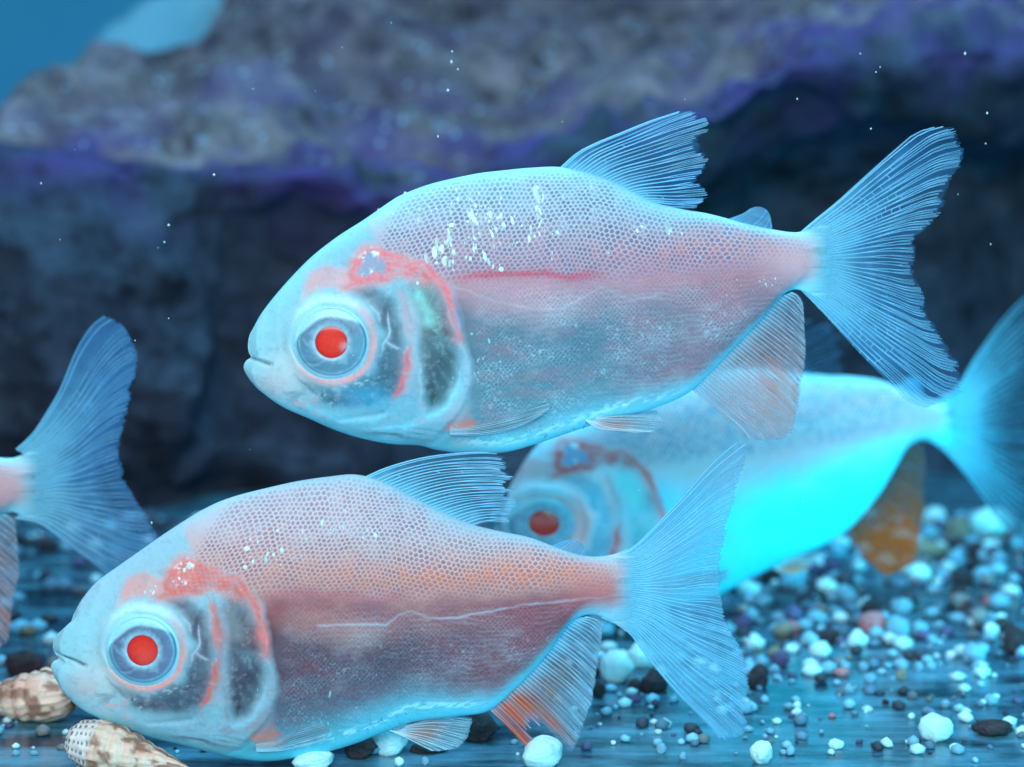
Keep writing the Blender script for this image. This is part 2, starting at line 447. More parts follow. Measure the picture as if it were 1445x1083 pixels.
def pebble(px, py, w, h, kind, label, group=None, sub=3, name='pebble'):
    p = at_ground(px, py); d = p[1]; m = d / F_PX
    o = bpy.data.objects.new(name, pebble_mesh(kind, rng.integers(0, 5), sub)); COL.objects.link(o)
    rx = w * m / 2; rz = h * m / 2
    o.scale = (rx, (rx + rz) / 2 * 0.95, rz); o.location = (p[0], d + rx * 0.6, -rz * 0.06)
    o.rotation_euler = (0, 0, 0)
    tag(o, label, 'pebble', group); PEBS.append((p[0], d + rx * 0.6, rx))
    return o
spec = [  # photo x, base y, width, height, kind, label
 (872, 964, 54, 46, 'white', 'big white pebble between the lower fish anal fin and tail fin'),
 (905, 944, 48, 40, 'white', 'round white pebble behind the big white one under the fish tail stalk'),
 (924, 979, 42, 36, 'dark', 'black angular pebble beside the big white pebble under the tail stalk'),
 (897, 978, 22, 20, 'dark', 'small dark pebble wedged between white pebble and black angular pebble'),
 (845, 986, 22, 26, 'dark', 'dark red-brown pebble at the rear edge of the lower fish anal fin'),
 (896, 993, 20, 13, 'purple', 'little mauve pebble in front of the black angular pebble'),
 (934, 1064, 17, 15, 'pale', 'small pale round pebble below the lower fish tail fin'),
 (964, 1072, 11, 11, 'pale', 'tiny bright blue bead-like pebble below the lower tail fin'),
 (1075, 1079, 34, 34, 'white', 'white pointed pebble standing at the bottom edge of the tank'),
 (1050, 891, 30, 24, 'purple', 'mauve pebble touching the trailing edge of the lower tail fin'),
 (1071, 972, 32, 36, 'dark', 'dark grey pebble behind the tip of the lower tail lobe'),
 (1323, 748, 38, 32, 'white', 'egg-shaped white pebble at the foot of the rock'),
 (1357, 768, 42, 38, 'ochre', 'pale olive pebble between two white pebbles at the foot of the rock'),
 (1401, 764, 58, 48, 'white', 'largest white pebble at the rock foot below the rear fish tail'),
 (1380, 790, 28, 26, 'dark', 'dark pebble in front of the largest white pebble at the rock foot'),
 (1409, 797, 26, 20, 'pale', 'pale blue pebble beside the dark one at the rock foot'),
 (1438, 780, 24, 24, 'pale', 'round pale pebble right of the rear fish tail tip'),
 (1312, 790, 70, 26, 'ochre', 'long flat olive-brown stone beside the rear fish orange anal fin'),
 (1183, 795, 26, 32, 'pale', 'upright pale blue pebble below the rear fish pelvic fin'),
 (1150, 816, 32, 22, 'purple', 'mauve pebble below the rear fish orange pelvic fin'),
 (1090, 826, 34, 22, 'dark', 'black pebble under the bright belly of the rear fish'),
 (1052, 838, 50, 28, 'purple', 'broad violet pebble under the bright belly, next to the tail fin'),
 (1122, 836, 44, 38, 'pale', 'large pale blue pebble right of the black one under the rear fish belly'),
 (1356, 848, 30, 24, 'dark', 'dark maroon pebble lying alone on the open floor'),
 (1397, 855, 20, 14, 'pink', 'small dull pink pebble beside the lone maroon pebble'),
 (1231, 866, 30, 22, 'dark', 'dark purple-black pebble behind the pink pebble'),
 (1236, 898, 46, 34, 'pink', 'salmon pink rounded pebble in the middle of the gravel'),
 (1268, 903, 36, 34, 'pale', 'pale blue pebble leaning against the salmon pink pebble'),
 (1299, 900, 24, 24, 'pale', 'round pale pebble a little right of the salmon pink pair'),
 (1400, 898, 22, 18, 'white', 'small white pebble alone between the maroon and brown pebbles'),
 (1437, 924, 40, 40, 'dark', 'big brown-black pebble at the tank right side'),
 (1376, 938, 34, 30, 'pale', 'blocky pale pebble left of the big brown-black pebble'),
 (1120, 896, 20, 20, 'pink', 'small brick-red pebble near the tail fin edge'),
 (1160, 930, 34, 24, 'white', 'bright white oval pebble in front of a dark flat one'),
 (1171, 908, 40, 18, 'dark', 'dark flat pebble behind the bright white oval pebble'),
 (1212, 914, 32, 26, 'white', 'white pebble with cyan glow left of the salmon pink pebble'),
 (1067, 917, 30, 22, 'white', 'white oval pebble close to the lower tail fin trailing edge'),
 (1075, 942, 20, 18, 'pale', 'small pale pebble below the white oval one near the tail fin'),
 (1093, 928, 20, 16, 'ochre', 'small beige pebble on the gravel near the tail fin'),
 (1103, 942, 30, 22, 'purple', 'indigo pebble in front of the small beige pebble'),
 (1219, 948, 15, 14, 'pale', 'tiny pale pebble in front of the white glowing pebble'),
 (1273, 960, 18, 18, 'ochre', 'small cream pebble with yellowish top on the bare floor'),
 (1298, 948, 15, 14, 'pale', 'left one of two twin tiny pebbles on the bare floor'),
 (1315, 948, 15, 14, 'pale', 'right one of two twin tiny pebbles on the bare floor'),
 (1229, 964, 20, 13, 'pale', 'flat pale pebble on the bare floor left of the cream pebble'),
 (1199, 979, 18, 14, 'pale', 'small pale pebble in front of the rust coloured flake'),
 (1189, 957, 24, 14, 'pink', 'rust coloured flat flake of stone on the gravel'),
 (1125, 1002, 12, 12, 'white', 'tiny white bead-like pebble alone near the lower tail tip'),
 (1323, 1047, 52, 38, 'white', 'glowing white chunky pebble on the bare floor beside the black flat one'),
 (1404, 1043, 62, 24, 'dark', 'black flat pointed pebble on the bare floor'),
 (1348, 1063, 16, 14, 'white', 'tiny white pebble in front of the chunky white one'),
 (1399, 995, 20, 15, 'pale', 'small pale pebble behind the black flat pebble'),
 (1335, 999, 14, 11, 'pale', 'tiny grey-blue pebble behind the chunky white one'),
 (1181, 1058, 24, 14, 'white', 'low white stone chip near the tank bottom edge'),
 (677, 1048, 60, 38, 'dark', 'rough black oval pebble below the lower fish pelvic fin'),
 (552, 1066, 62, 56, 'white', 'big blocky white pebble under the belly before the pelvic fin'),
 (508, 1072, 52, 34, 'dark', 'rough dark pebble under the belly left of the blocky white one'),
 (604, 1066, 56, 18, 'dark', 'thin dark slate pebble right of the blocky white one'),
 (563, 1081, 15, 12, 'white', 'tiny white pebble in front of the blocky white one'),
 (600, 1080, 12, 12, 'pale', 'tiny pale bead-like pebble in front of the thin slate'),
 (766, 1084, 60, 46, 'white', 'pale cracked stone below the orange anal fin of the lower fish'),
 (30, 955, 60, 34, 'dark', 'dark pebble behind the cream shell'),
 (440, 1088, 60, 30, 'white', 'pale flat stone under the chest of the lower fish'),
]
for s in spec: pebble(*s)
kinds = ['white', 'pale', 'grey', 'dark', 'purple', 'pink', 'ochre']; wts = [.22, .42, .18, .07, .06, .02, .03]
words = {'white': 'white', 'pale': 'pale blue', 'grey': 'grey', 'dark': 'dark brown', 'purple': 'mauve', 'pink': 'pinkish', 'ochre': 'olive-beige'}
def spot(lo, hi, pw=1.0):
    py = lo + (hi - lo) * rng.random() ** pw
    return (rng.uniform(960, 1460) if rng.random() < .75 else rng.uniform(-20, 960)), py
n = 0; tries = 0
while n < 190 and tries < 6000:
    tries += 1
    px, py = spot(750, 1075, 2.6)
    w = rng.uniform(14, 34) if py < 915 else rng.uniform(6, 17)
    p = at_ground(px, py); m = p[1] / F_PX
    if any((p[0] - a) ** 2 + (p[1] - b) ** 2 < (r + w * m * .5) ** 2 * 0.8 for a, b, r in PEBS): continue
    k = kinds[rng.choice(7, p=wts)]
    size = 'medium' if w > 22 else ('small' if w > 11 else 'tiny')
    if px < 700: where = 'behind the lower fish and the spread blue tail'
    elif py < 800: where = 'heaped close to the rock foot'
    elif py < 915: where = 'in the gravel band between rock and bare floor'
    else: where = 'lying on the bare streaked floor before the gravel'
    pebble(px, py, w, w * rng.uniform(.55, .9), k, '%s %s gravel pebble %s' % (size, words[k], where), '%s %s pebbles %s' % (size, words[k], where), 2)
    n += 1
def gravel():
    ico = [np.array([v.co[:] for v in pebble_mesh('grey', k, 1).vertices]) for k in range(5)]
    fc = np.array([list(p.vertices) for p in pebble_mesh('grey', 0, 1).polygons])
    V = []; Fc = []; C = []; off = 0
    pal = [lin(c) for c in ((120, 182, 204), (84, 124, 146), (52, 60, 72), (84, 88, 126), (180, 226, 232), (110, 116, 118))]
    for i in range(2300):
        py = 735 + 330 * rng.random() ** 1.9 if rng.random() < .96 else rng.uniform(900, 1080)
        px = rng.uniform(-250, 1700)
        if px < 800 and rng.random() < .45: continue
        p = at_ground(px, py)
        if p[1] > 1.05: continue
        s = .0011 + .0042 * rng.random() ** 1.6; s *= (1 if py < 900 else (.75 if py < 960 else .5))
        a = rng.uniform(0, 6.28); co = ico[rng.integers(0, 5)] * np.array([s, s * rng.uniform(.7, 1), s * rng.uniform(.5, .8)])
        q = co.copy(); q[:, 0] = co[:, 0] * math.cos(a) - co[:, 1] * math.sin(a); q[:, 1] = co[:, 0] * math.sin(a) + co[:, 1] * math.cos(a)
        V.append(q + p + np.array([0, 0, -s * .1])); Fc.append(fc + off); off += len(q)
        C.append(np.tile(pal[rng.choice(6, p=[.30, .20, .16, .08, .20, .06])] * rng.uniform(.75, 1.15), (len(q), 1)))
    me = mesh('gravel', np.vstack(V), np.vstack(Fc), True, np.vstack(C))
    o = link('gravel', me, mat_tint('fine_gravel', 0.6, 0.3))
    tag(o, 'fine mixed blue-grey gravel strewn at the foot of the rock', 'gravel', kind='stuff')
gravel()

# ------------------------------------------------------------------ shells
def shell(px, py, length_px, rad_px, az, tilt, label, seed, dark_mouth, speck):
    p = at_ground(px, py); m = p[1] / F_PX
    L, R0 = length_px * m, rad_px * m
    root = empty('shell', (p[0], p[1], 0)); tag(root, label, 'shell')
    na, nl = 64, 150
    t = np.linspace(0, 1, nl)[:, None]; a = np.linspace(0, 2 * math.pi, na)[None, :]
    prof = np.interp(t, [0, .06, .22, .42, .7, 1], [.50, .78, 1.0, .86, .48, .04])
    ph = t * 9.0 - a / (2 * math.pi)
    whorl = 1 + 0.10 * np.abs(np.sin(math.pi * ph)) * sm(.2, .4, t) - 0.05
    ribs = 1 + 0.035 * np.sin(a * 17 + t * 8) * (1 - .3 * t)
    nz = fbm(np.cos(a) * 3 + t * 0, np.sin(a) * 3 + t * 0, t * 9 + 0 * a, 4, seed)
    r = R0 * prof * whorl * ribs * (0.92 + 0.16 * nz)
    X = (t - 0.45) * L + 0 * a; Y = r * np.cos(a); Z = r * np.sin(a)
    V = np.stack([X, Y, Z], 2)
    base = lin((224, 200, 178)); br = lin((120, 74, 54)); pk = lin((215, 165, 145)); dk = lin((52, 40, 44)); wh = lin((225, 232, 230))
    n1 = fbm(np.cos(a) * 2.2 + 0 * t, np.sin(a) * 2.2 + 0 * t, t * 8 + 0 * a, 4, seed + 3)
    c = base + (pk - base) * sm(.5, .7, fbm(np.cos(a) * 1.5 + 4 + 0 * t, np.sin(a) * 1.5 + 0 * t, t * 5 + 0 * a, 3, seed + 9))[..., None] * .7
    c = c + (br - c) * (sm(.48, .62, n1) * .8)[..., None]
    if speck:
        z0 = 1 - sm(.20, .26, t + 0 * a)
        grid = sm(.1, .5, np.sin(a * 16 + t * 6)) * sm(-.2, .4, np.sin(t * 150 + 3 * n1 * 4))
        c = c + (wh - c) * (z0 * .75)[..., None]
        c = c + (dk - c) * (z0 * grid * .85)[..., None]
    rot = np.array([[math.cos(az), -math.sin(az), 0], [math.sin(az), math.cos(az), 0], [0, 0, 1]]) @ np.array([[math.cos(tilt), 0, math.sin(tilt)], [0, 1, 0], [-math.sin(tilt), 0, math.cos(tilt)]])
    Vw = V.reshape(-1, 3) @ rot.T
    zl = Vw[:, 2].min(); sh = np.array([0, 0, -zl - 0.0004])
    sl = int(nl * .42)
    mt = mat_shell
    def part(nm, i0, i1, par):
        sub = (Vw.reshape(nl, na, 3)[i0:i1] + sh).reshape(-1, 3)
        return link(nm, mesh(nm, sub, grid_faces(i1 - i0, na), True, c[i0:i1].reshape(-1, 3)), mt, par)
    part('body_whorl', 0, sl + 1, root); part('spire', sl, nl, root)
    # aperture: a dark hollow with a raised lip
    k = 40; aa = np.linspace(0, 2 * math.pi, k); rr = np.linspace(0, 1, 8)
    def patch(r0, r1, bulge, colr, nm):
        q = np.linspace(r0, r1, 8)[:, None]
        ax = dark_mouth[0] + dark_mouth[2] * q * np.cos(aa)[None, :]
        an = dark_mouth[1] + dark_mouth[3] * q * np.sin(aa)[None, :]
        rad = R0 * np.interp(ax, [0, .06, .22, .42, .7, 1], [.50, .78, 1.0, .86, .48, .04]) * (1.04 + bulge(q))
        W = np.stack([(ax - .45) * L, rad * np.cos(an), rad * np.sin(an)], 2).reshape(-1, 3) @ rot.T + sh
        link(nm, mesh(nm, W, grid_faces(8, k), True, np.tile(lin(colr), (8 * k, 1))), mt, root)
    patch(0, 1, lambda q: 0.0 * q, (96, 40, 30), 'aperture')
    patch(.95, 1.25, lambda q: 0.10 * np.sin((q - .95) / .3 * math.pi), (225, 205, 185), 'lip')
mat_shell = mat_tint('shell_porcelain', 0.45, 0.4)
shell(176, 1094, 190, 41, math.radians(-14), math.radians(9), 'tan spotted spiral shell with dark dotted end, under the lower fish chin', 4, (.3, -2.2, .14, .35), True)
shell(28, 1016, 190, 38, math.radians(172), math.radians(4), 'cream spiral shell with brown mouth by the lower fish lips', 12, (.20, 2.05, .08, .30), False)

# ------------------------------------------------------------------ fish
EYE_A, TAIL_A = np.array([470.0, 479.0]), np.array([1165.0, 368.0])
def sim(src_eye, src_tail):
    """similarity taking a fish's pixels to the upper fish's pixels"""
    a = complex(*(np.array(src_tail) - np.array(src_eye))); b = complex(*(TAIL_A - EYE_A)); k = b / a
    def f(X, Y):
        z = ((X - src_eye[0]) + 1j * (Y - src_eye[1])) * k
        return z.real + EYE_A[0], z.imag + EYE_A[1]
    return f, abs(k)

OUT_A = dict(
 front=[(358, 462), (352, 474), (350, 487), (351, 497), (354, 504), (347, 510), (344, 518), (347, 527), (354, 538)],
 top=[(358, 462), (370, 441), (397, 407), (436, 366), (475, 335), (514, 310), (553, 283), (572, 273), (611, 259), (669, 246), (708, 241), (750, 237), (790, 236), (830, 244), (870, 259), (922, 285), (960, 295), (1000, 302), (1050, 315), (1090, 324), (1125, 328), (1150, 320), (1172, 310)],
 bot=[(354, 538), (366, 551), (398, 574), (436, 591), (475, 608), (514, 620), (553, 627), (591, 629), (615, 635), (653, 640), (708, 639), (750, 629), (800, 612), (840, 599), (890, 587), (940, 570), (975, 552), (1010, 518), (1040, 486), (1070, 455), (1090, 430), (1108, 414), (1125, 409), (1150, 418), (1172, 432)],
 back=[(1172, 310), (1192, 340), (1198, 370), (1192, 400), (1172, 432)],
)
FIN_A = dict(
 caudal=dict(base=[(1128, 329), (1150, 345), (1160, 368), (1153, 392), (1128, 408)],
   lead=[(1128, 329), (1151, 309), (1181, 284), (1223, 245), (1266, 207), (1291, 188), (1321, 179)],
   outer=[(1321, 179), (1346, 179), (1357, 192), (1361, 219), (1353, 253), (1338, 287), (1317, 313), (1300, 334), (1297, 355), (1292, 389), (1302, 415), (1317, 449), (1338, 483), (1353, 508), (1361, 534), (1361, 557), (1312, 578)],
   trail=[(1128, 408), (1147, 427), (1172, 453), (1215, 500), (1257, 542), (1283, 568), (1312, 578)]),
 dorsal=dict(base=[(786, 240), (830, 248), (870, 263), (924, 289)],
   lead=[(786, 240), (813, 216), (840, 202), (872, 189), (916, 171), (946, 161), (964, 155)],
   outer=[(964, 155), (987, 156), (999, 172), (1003, 190), (1008, 208), (998, 226), (995, 249), (1005, 277), (990, 286), (984, 295)],
   trail=[(924, 289), (952, 295), (984, 295)]),
 anal=dict(base=[(972, 547), (1008, 514), (1038, 482), (1068, 451), (1088, 426), (1118, 412)],
   lead=[(972, 547), (1017, 583), (1042, 603), (1058, 622)],
   outer=[(1058, 622), (1091, 622), (1120, 608), (1129, 558), (1137, 504), (1136, 462), (1133, 426)],
   trail=[(1118, 412), (1126, 416), (1133, 426)]),
 adipose=dict(base=[(1028, 309), (1060, 318), (1088, 327)], lead=[(1028, 309), (1049, 301), (1058, 295)],
   outer=[(1058, 295), (1068, 292), (1078, 294), (1086, 302), (1089, 316)], trail=[(1088, 327), (1090, 322), (1089, 316)]),
 pelvic=dict(base=[(822, 590), (832, 592), (842, 588)], lead=[(822, 590), (840, 603), (863, 606), (890, 608)],
   outer=[(890, 608), (921, 606), (936, 594), (930, 582)], trail=[(842, 588), (880, 583), (930, 582)]),
 pectoral=dict(base=[(634, 610), (634, 602), (636, 594)], lead=[(634, 610), (685, 609), (730, 598), (765, 580)],
   outer=[(765, 580), (776, 570), (781, 558)], trail=[(636, 594), (664, 592), (726, 574), (781, 558)]),
)
OUT_B = dict(
 front=[(104, 867), (97, 884), (82, 894), (75, 909), (77, 921), (83, 929), (75, 934), (72, 942), (76, 954), (84, 967)],
 top=[(104, 867), (117, 844), (137, 821), (167, 799), (201, 775), (234, 752), (268, 730), (285, 720), (310, 708), (340, 698), (380, 688), (421, 679), (462, 673), (503, 670), (543, 681), (584, 702), (625, 723), (666, 740), (707, 750), (749, 759), (794, 776), (829, 785), (858, 784), (880, 777), (900, 768)],
 bot=[(84, 967), (94, 982), (117, 1002), (150, 1018), (184, 1032), (217, 1042), (251, 1050), (285, 1059), (318, 1067), (352, 1073), (385, 1074), (421, 1069), (462, 1061), (503, 1049), (535, 1036), (584, 1019), (646, 1011), (690, 1003), (728, 971), (748, 951), (773, 922), (800, 884), (818, 871), (838, 868), (860, 876), (884, 892), (900, 908)],
 back=[(900, 768), (918, 800), (924, 836), (917, 872), (900, 908)],
)
FIN_B = dict(
 caudal=dict(base=[(850, 787), (874, 800), (884, 832), (876, 860), (848, 872)],
   lead=[(850, 787), (887, 776), (920, 745), (960, 703), (1005, 653), (1048, 615)],
   outer=[(1048, 615), (1057, 631), (1050, 665), (1039, 698), (1027, 745), (1020, 785), (1016, 814), (1019, 845), (1030, 885), (1048, 921), (1061, 970), (1057, 1019), (1043, 1046), (1017, 1046)],
   trail=[(848, 872), (883, 890), (914, 930), (950, 974), (994, 1019), (1017, 1046)]),
 dorsal=dict(base=[(512, 674), (543, 685), (584, 705), (664, 744)],
   lead=[(512, 674), (543, 660), (584, 648), (625, 641), (680, 637), (715, 640)],
   outer=[(715, 640), (721, 652), (718, 664), (728, 670), (720, 682), (728, 692), (720, 702), (733, 708), (726, 722), (719, 739)],
   trail=[(664, 744), (687, 738), (719, 739)]),
 anal=dict(base=[(688, 1000), (726, 968), (746, 948), (771, 919), (798, 882), (828, 870)],
   lead=[(688, 1000), (712, 1022), (735, 1046), (760, 1074)],
   outer=[(760, 1074), (775, 1072), (808, 1062), (826, 1020), (838, 979), (847, 921), (852, 880)],
   trail=[(828, 870), (842, 872), (852, 880)]),
 adipose=dict(base=[(778, 770), (800, 779), (822, 785)], lead=[(778, 770), (792, 764), (800, 762)],
   outer=[(800, 762), (812, 763), (822, 768), (827, 776)], trail=[(822, 785), (826, 781), (827, 776)]),
 pelvic=dict(base=[(548, 1030), (562, 1032), (574, 1024)], lead=[(548, 1030), (583, 1046), (611, 1058)],
   outer=[(611, 1058), (644, 1055), (661, 1036), (668, 1016)], trail=[(574, 1024), (620, 1014), (668, 1016)]),
 pectoral=dict(base=[(366, 1052), (364, 1044), (366, 1036)], lead=[(366, 1052), (400, 1050), (440, 1042), (470, 1030)],
   outer=[(470, 1030), (468, 1018), (460, 1008)], trail=[(366, 1036), (392, 1036), (420, 1018), (460, 1008)]),
)
OUT_C = dict(
 front=[(730, 700), (718, 716), (712, 728), (714, 738), (717, 744), (711, 750), (712, 760), (718, 772)],
 top=[(730, 700), (735, 665), (752, 637), (777, 614), (829, 592), (890, 560), (960, 535), (1020, 522), (1080, 520), (1133, 527), (1195, 531), (1241, 537), (1280, 552), (1310, 564), (1340, 567), (1362, 556)],
 bot=[(718, 772), (740, 797), (780, 825), (840, 848), (900, 858), (960, 855), (1020, 836), (1061, 815), (1112, 790), (1154, 774), (1195, 748), (1231, 706), (1250, 672), (1264, 645), (1282, 628), (1303, 621), (1335, 630), (1362, 648)],
 back=[(1362, 556), (1376, 580), (1378, 604), (1373, 628), (1362, 648)],
)
FIN_C = dict(
 caudal=dict(base=[(1318, 567), (1340, 575), (1348, 594), (1340, 615), (1312, 622)],
   lead=[(1318, 567), (1350, 548), (1370, 515), (1405, 465), (1445, 420), (1490, 385)],
   outer=[(1490, 385), (1515, 400), (1505, 450), (1480, 510), (1468, 570), (1475, 640), (1495, 700), (1510, 760), (1480, 775)],
   trail=[(1312, 622), (1336, 640), (1370, 680), (1401, 727), (1440, 765), (1480, 775)]),
 dorsal=dict(base=[(1030, 526), (1080, 526), (1140, 533)], lead=[(1030, 526), (1070, 495), (1120, 460), (1150, 447)],
   outer=[(1150, 447), (1190, 470), (1195, 500), (1188, 528)], trail=[(1140, 533), (1160, 533), (1188, 528)]),
 anal=dict(base=[(1190, 744), (1228, 703), (1248, 668), (1262, 642), (1280, 628)],
   lead=[(1190, 744), (1215, 782), (1252, 815)], outer=[(1252, 815), (1288, 795), (1300, 730), (1308, 655), (1303, 626)], trail=[(1280, 628), (1292, 622), (1303, 626)]),
 adipose=dict(base=[(1262, 548), (1280, 554), (1296, 561)], lead=[(1262, 548), (1276, 536), (1284, 532)],
   outer=[(1284, 532), (1294, 533), (1300, 540), (1301, 552)], trail=[(1296, 561), (1300, 557), (1301, 552)]),
 pelvic=dict(base=[(1085, 797), (1092, 800), (1102, 790)], lead=[(1085, 797), (1100, 808), (1120, 809)], outer=[(1120, 809), (1138, 800), (1146, 784)], trail=[(1102, 790), (1124, 784), (1146, 784)]),
 pectoral=dict(base=[(920, 822), (920, 814), (922, 808)], lead=[(920, 822), (960, 822), (1000, 812)], outer=[(1000, 812), (1008, 802), (1010, 794)], trail=[(922, 808), (960, 800), (1010, 794)]),
)
def xf(pts, sc, dx, dy, tail=TAIL_A):
    return [((x - tail[0]) * sc + dx, (y - tail[1]) * sc + dy) for x, y in pts]
D_SC, D_X, D_Y = 0.93, 52.0, 684.0
OUT_D = {k: xf(v, D_SC, D_X, D_Y) for k, v in OUT_A.items()}
FIN_D = {k: {kk: xf(vv, D_SC, D_X, D_Y) for kk, vv in v.items()} for k, v in FIN_A.items()}
FIN_D['caudal'] = dict(base=[(22, 634), (42, 650), (50, 685), (42, 715), (20, 732)],
   lead=[(22, 634), (45, 612), (66, 580), (84, 548), (106, 495), (128, 460), (148, 444)],
   outer=[(148, 444), (166, 452), (183, 473), (195, 504), (186, 553), (176, 606), (173, 650), (186, 695), (204, 721), (224, 758), (226, 800), (205, 835)],
   trail=[(20, 732), (58, 741), (97, 770), (128, 792), (165, 818), (205, 835)])

def scale_cells(X, Y, dx, dy, jit=0.0):
    """hexagonal lattice; returns 0 at cell centres .. 1 at cell borders"""
    best = np.full(X.shape, 9.0); sec = np.full(X.shape, 9.0)
    for o in (0, 1):
        qx = X / dx - 0.5 * o; qy = Y / dy - 0.5 * o
        for ix in (0, 1):
            for iy in (0, 1):
                cx = np.floor(qx) + ix; cy = np.floor(qy) + iy
                hx = _h(cx.astype(np.int64), cy.astype(np.int64), o, 5) - .5; hy = _h(cx.astype(np.int64), cy.astype(np.int64), o, 9) - .5
                d = np.hypot((qx - cx - jit * hx) * dx, (qy - cy - jit * hy) * dy)
                sec = np.minimum(sec, np.maximum(best, d)); best = np.minimum(best, d)
    r = dx * 0.5
    return 1 - np.clip((sec - best) / r, 0, 1)

def build_body(root, org, pl, out, eye, tail, pal, nu, nv, far_stride):
    f, k = sim(eye, tail)
    top = curve(out['top'], 1500); bot = curve(out['bot'], 1500); fr = curve(out['front'], 600); bk = curve(out['back'], 400)
    u = np.linspace(0, 1, nu)
    u = 0.75 * u + 0.25 * u ** 1.5
    v = np.linspace(0, 1, nv); v = 0.6 * v + 0.4 * (0.5 - 0.5 * np.cos(math.pi * v))
    def byx(c, u):
        x = c[0, 0] + (c[-1, 0] - c[0, 0]) * u
        return np.stack([x, np.interp(x, np.maximum.accumulate(c[:, 0]), c[:, 1])], 1)
    T = byx(top, u); Bm = byx(bot, u)
    Lf = samp(fr, 1 - v); Rt = samp(bk, 1 - v)         # v=0 bottom, v=1 top
    U, V = np.meshgrid(u, v, indexing='ij')
    P = (1 - V)[..., None] * Bm[:, None] + V[..., None] * T[:, None] + (1 - U)[..., None] * Lf[None] + U[..., None] * Rt[None] \
        - ((1 - U) * (1 - V))[..., None] * Bm[0] - ((1 - U) * V)[..., None] * T[0] - (U * (1 - V))[..., None] * Bm[-1] - (U * V)[..., None] * T[-1]
    PX, PY = P[..., 0], P[..., 1]
    X, Y = f(PX, PY)
    H = np.broadcast_to((np.linalg.norm(T - Bm, axis=1) * k)[:, None], X.shape)
    dt = (1 - V) * H; db = V * H
    wx = X + 14 * (fbm(X / 40, Y / 40, None, 4, 1) - .5); wy = Y + 14 * (fbm(X / 40, Y / 40, None, 4, 2) - .5)
    gx = X + 5 * (fbm(X / 14, Y / 14, None, 3, 3) - .5); gy = Y + 5 * (fbm(X / 14, Y / 14, None, 3, 4) - .5)
    L = {kk: lin(c) for kk, c in pal.items() if isinstance(c, tuple)}
    col = np.tile(L['back'], X.shape + (1,))
    def mix(c, a):
        nonlocal col
        c = L[c] if isinstance(c, str) else lin(c)
        col = col + (c - col) * np.clip(a, 0, 1)[..., None]
    lat = np.interp(wx, [300, 560, 650, 850, 950, 1050, 1165, 1200], [400, 395, 384, 383, 376, 367, 362, 362])
    dl = wy - lat
    n_big = fbm(X / 90, Y / 60, None, 4, 31); n_mid = fbm(X / 25, Y / 18, None, 4, 32)
    mix('mid', sm(-105, -35, dl) * .95)
    mix('glow', np.exp(-((dl + 24) / 22) ** 2) * sm(pal['glow_x'], 1000, X) * pal['glow_a'])
    under = sm(-4, 22, dl)
    lower = np.interp(wx, [500, 640, 700, 770, 800, 845, 880, 960, 1165], [390, 402, 424, 436, 430, 408, 415, 405, 372])
    mix('flank', sm(lower - 8 - pal['bandw'] * 40, lower + 18 + pal['bandw'] * 50, wy) * .96)
    mix('rear', sm(820, 1010, X + .5 * (Y - 480)) * under * .85)
    mix('belly_mid', sm(480, 585, wy + .12 * (X - 650)) * (1 - sm(760, 960, X)) * under * .5)
    mix('band', np.exp(-((dl - pal['band_o']) / pal['band_s']) ** 2) * (0.55 + .8 * (n_mid - .3)) * pal['band_a'] * sm(600, 660, X))
    mix('redline', np.exp(-((dl - 2) / 5) ** 2) * pal['line_a'] * sm(620, 680, X) * (1 - sm(800, 880, X)) * (.4 + n_mid))
    # muscle bands and fine lengthwise striae
    ytop = np.broadcast_to(f(T[:, 0], T[:, 1])[1][:, None], X.shape)
    sx_ = X + 16 * (fbm(X / 70, Y / 70, None, 2, 34) - .5) + .18 * (Y - 380); sy_ = Y - .35 * ytop + 14 * (fbm(X / 80, Y / 60, None, 2, 35) - .5)
    row = scale_cells(sx_, sy_, 7.4, 11.4, .2)
    fine = scale_cells(X + 5 * n_mid, Y + .12 * X + 3 * n_big, 13.0, 9.0, .5)
    strength_up = (1 - sm(-12, 22, dl)) * sm(528, 560, X + .55 * (Y - 330)) * (1 - sm(1120, 1175, X))
    strength_lo = sm(0, 30, dl) * sm(655, 690, X) * (1 - sm(1080, 1150, X))
    cellv = .35 + 1.3 * fbm(X / 11, Y / 11, None, 4, 33)
    mix('cell', strength_up * (1 - sm(.25, .75, row)) * pal['cell_a'] * cellv)
    mix('net', strength_up * sm(.5, .9, row) * .46 * cellv * (1 - .55 * sm(-45, 0, dl)))
    mix('net', strength_lo * sm(.55, .95, fine) * .05 * (.3 + 1.4 * n_mid))
    mix('dark', strength_lo * (1 - sm(.2, .6, fine)) * .05)
    stri = np.sin((Y - lat * .8) / 1.25 + 16 * n_big + 5 * n_mid + 3 * fbm(X / 9, Y / 30, None, 2, 37)) * sm(.3, .6, fbm(X / 26, Y / 12, None, 3, 38))
    mix('net', sm(.2, 1, stri) * strength_lo * .10 * sm(700, 860, X) * (.4 + 1.2 * n_big)); mix('dark', sm(.2, 1, -stri) * strength_lo * .14)
    small = scale_cells(X + 3 * n_mid, Y + .1 * X + 4 * n_big, 6.6, 7.6, .35)
    shim = sm(.36, .70, fbm(X / 44, Y / 26, None, 4, 111)) * pal['shim']
    mix('net', strength_lo * sm(.5, .95, small) * (.06 + .26 * shim)); mix('dark', strength_lo * (1 - sm(.15, .5, small)) * (.08 + .12 * shim))
    mix('net', sm(.60, .78, fbm(X / 3.2, Y / 2.6, None, 3, 112)) * strength_lo * (.10 + .5 * shim) * sm(40, 80, dl))
    mix('band', sm(.45, .7, fbm(X / 60, Y / 26, None, 3, 113)) * strength_lo * .22)
    mix('dark', (n_big - .45) * 1.4 * under * .35)
    mix('net', (n_mid - .5) * 1.6 * under * .2)
    latline = seg_dist(gx, gy, pal['lat'])
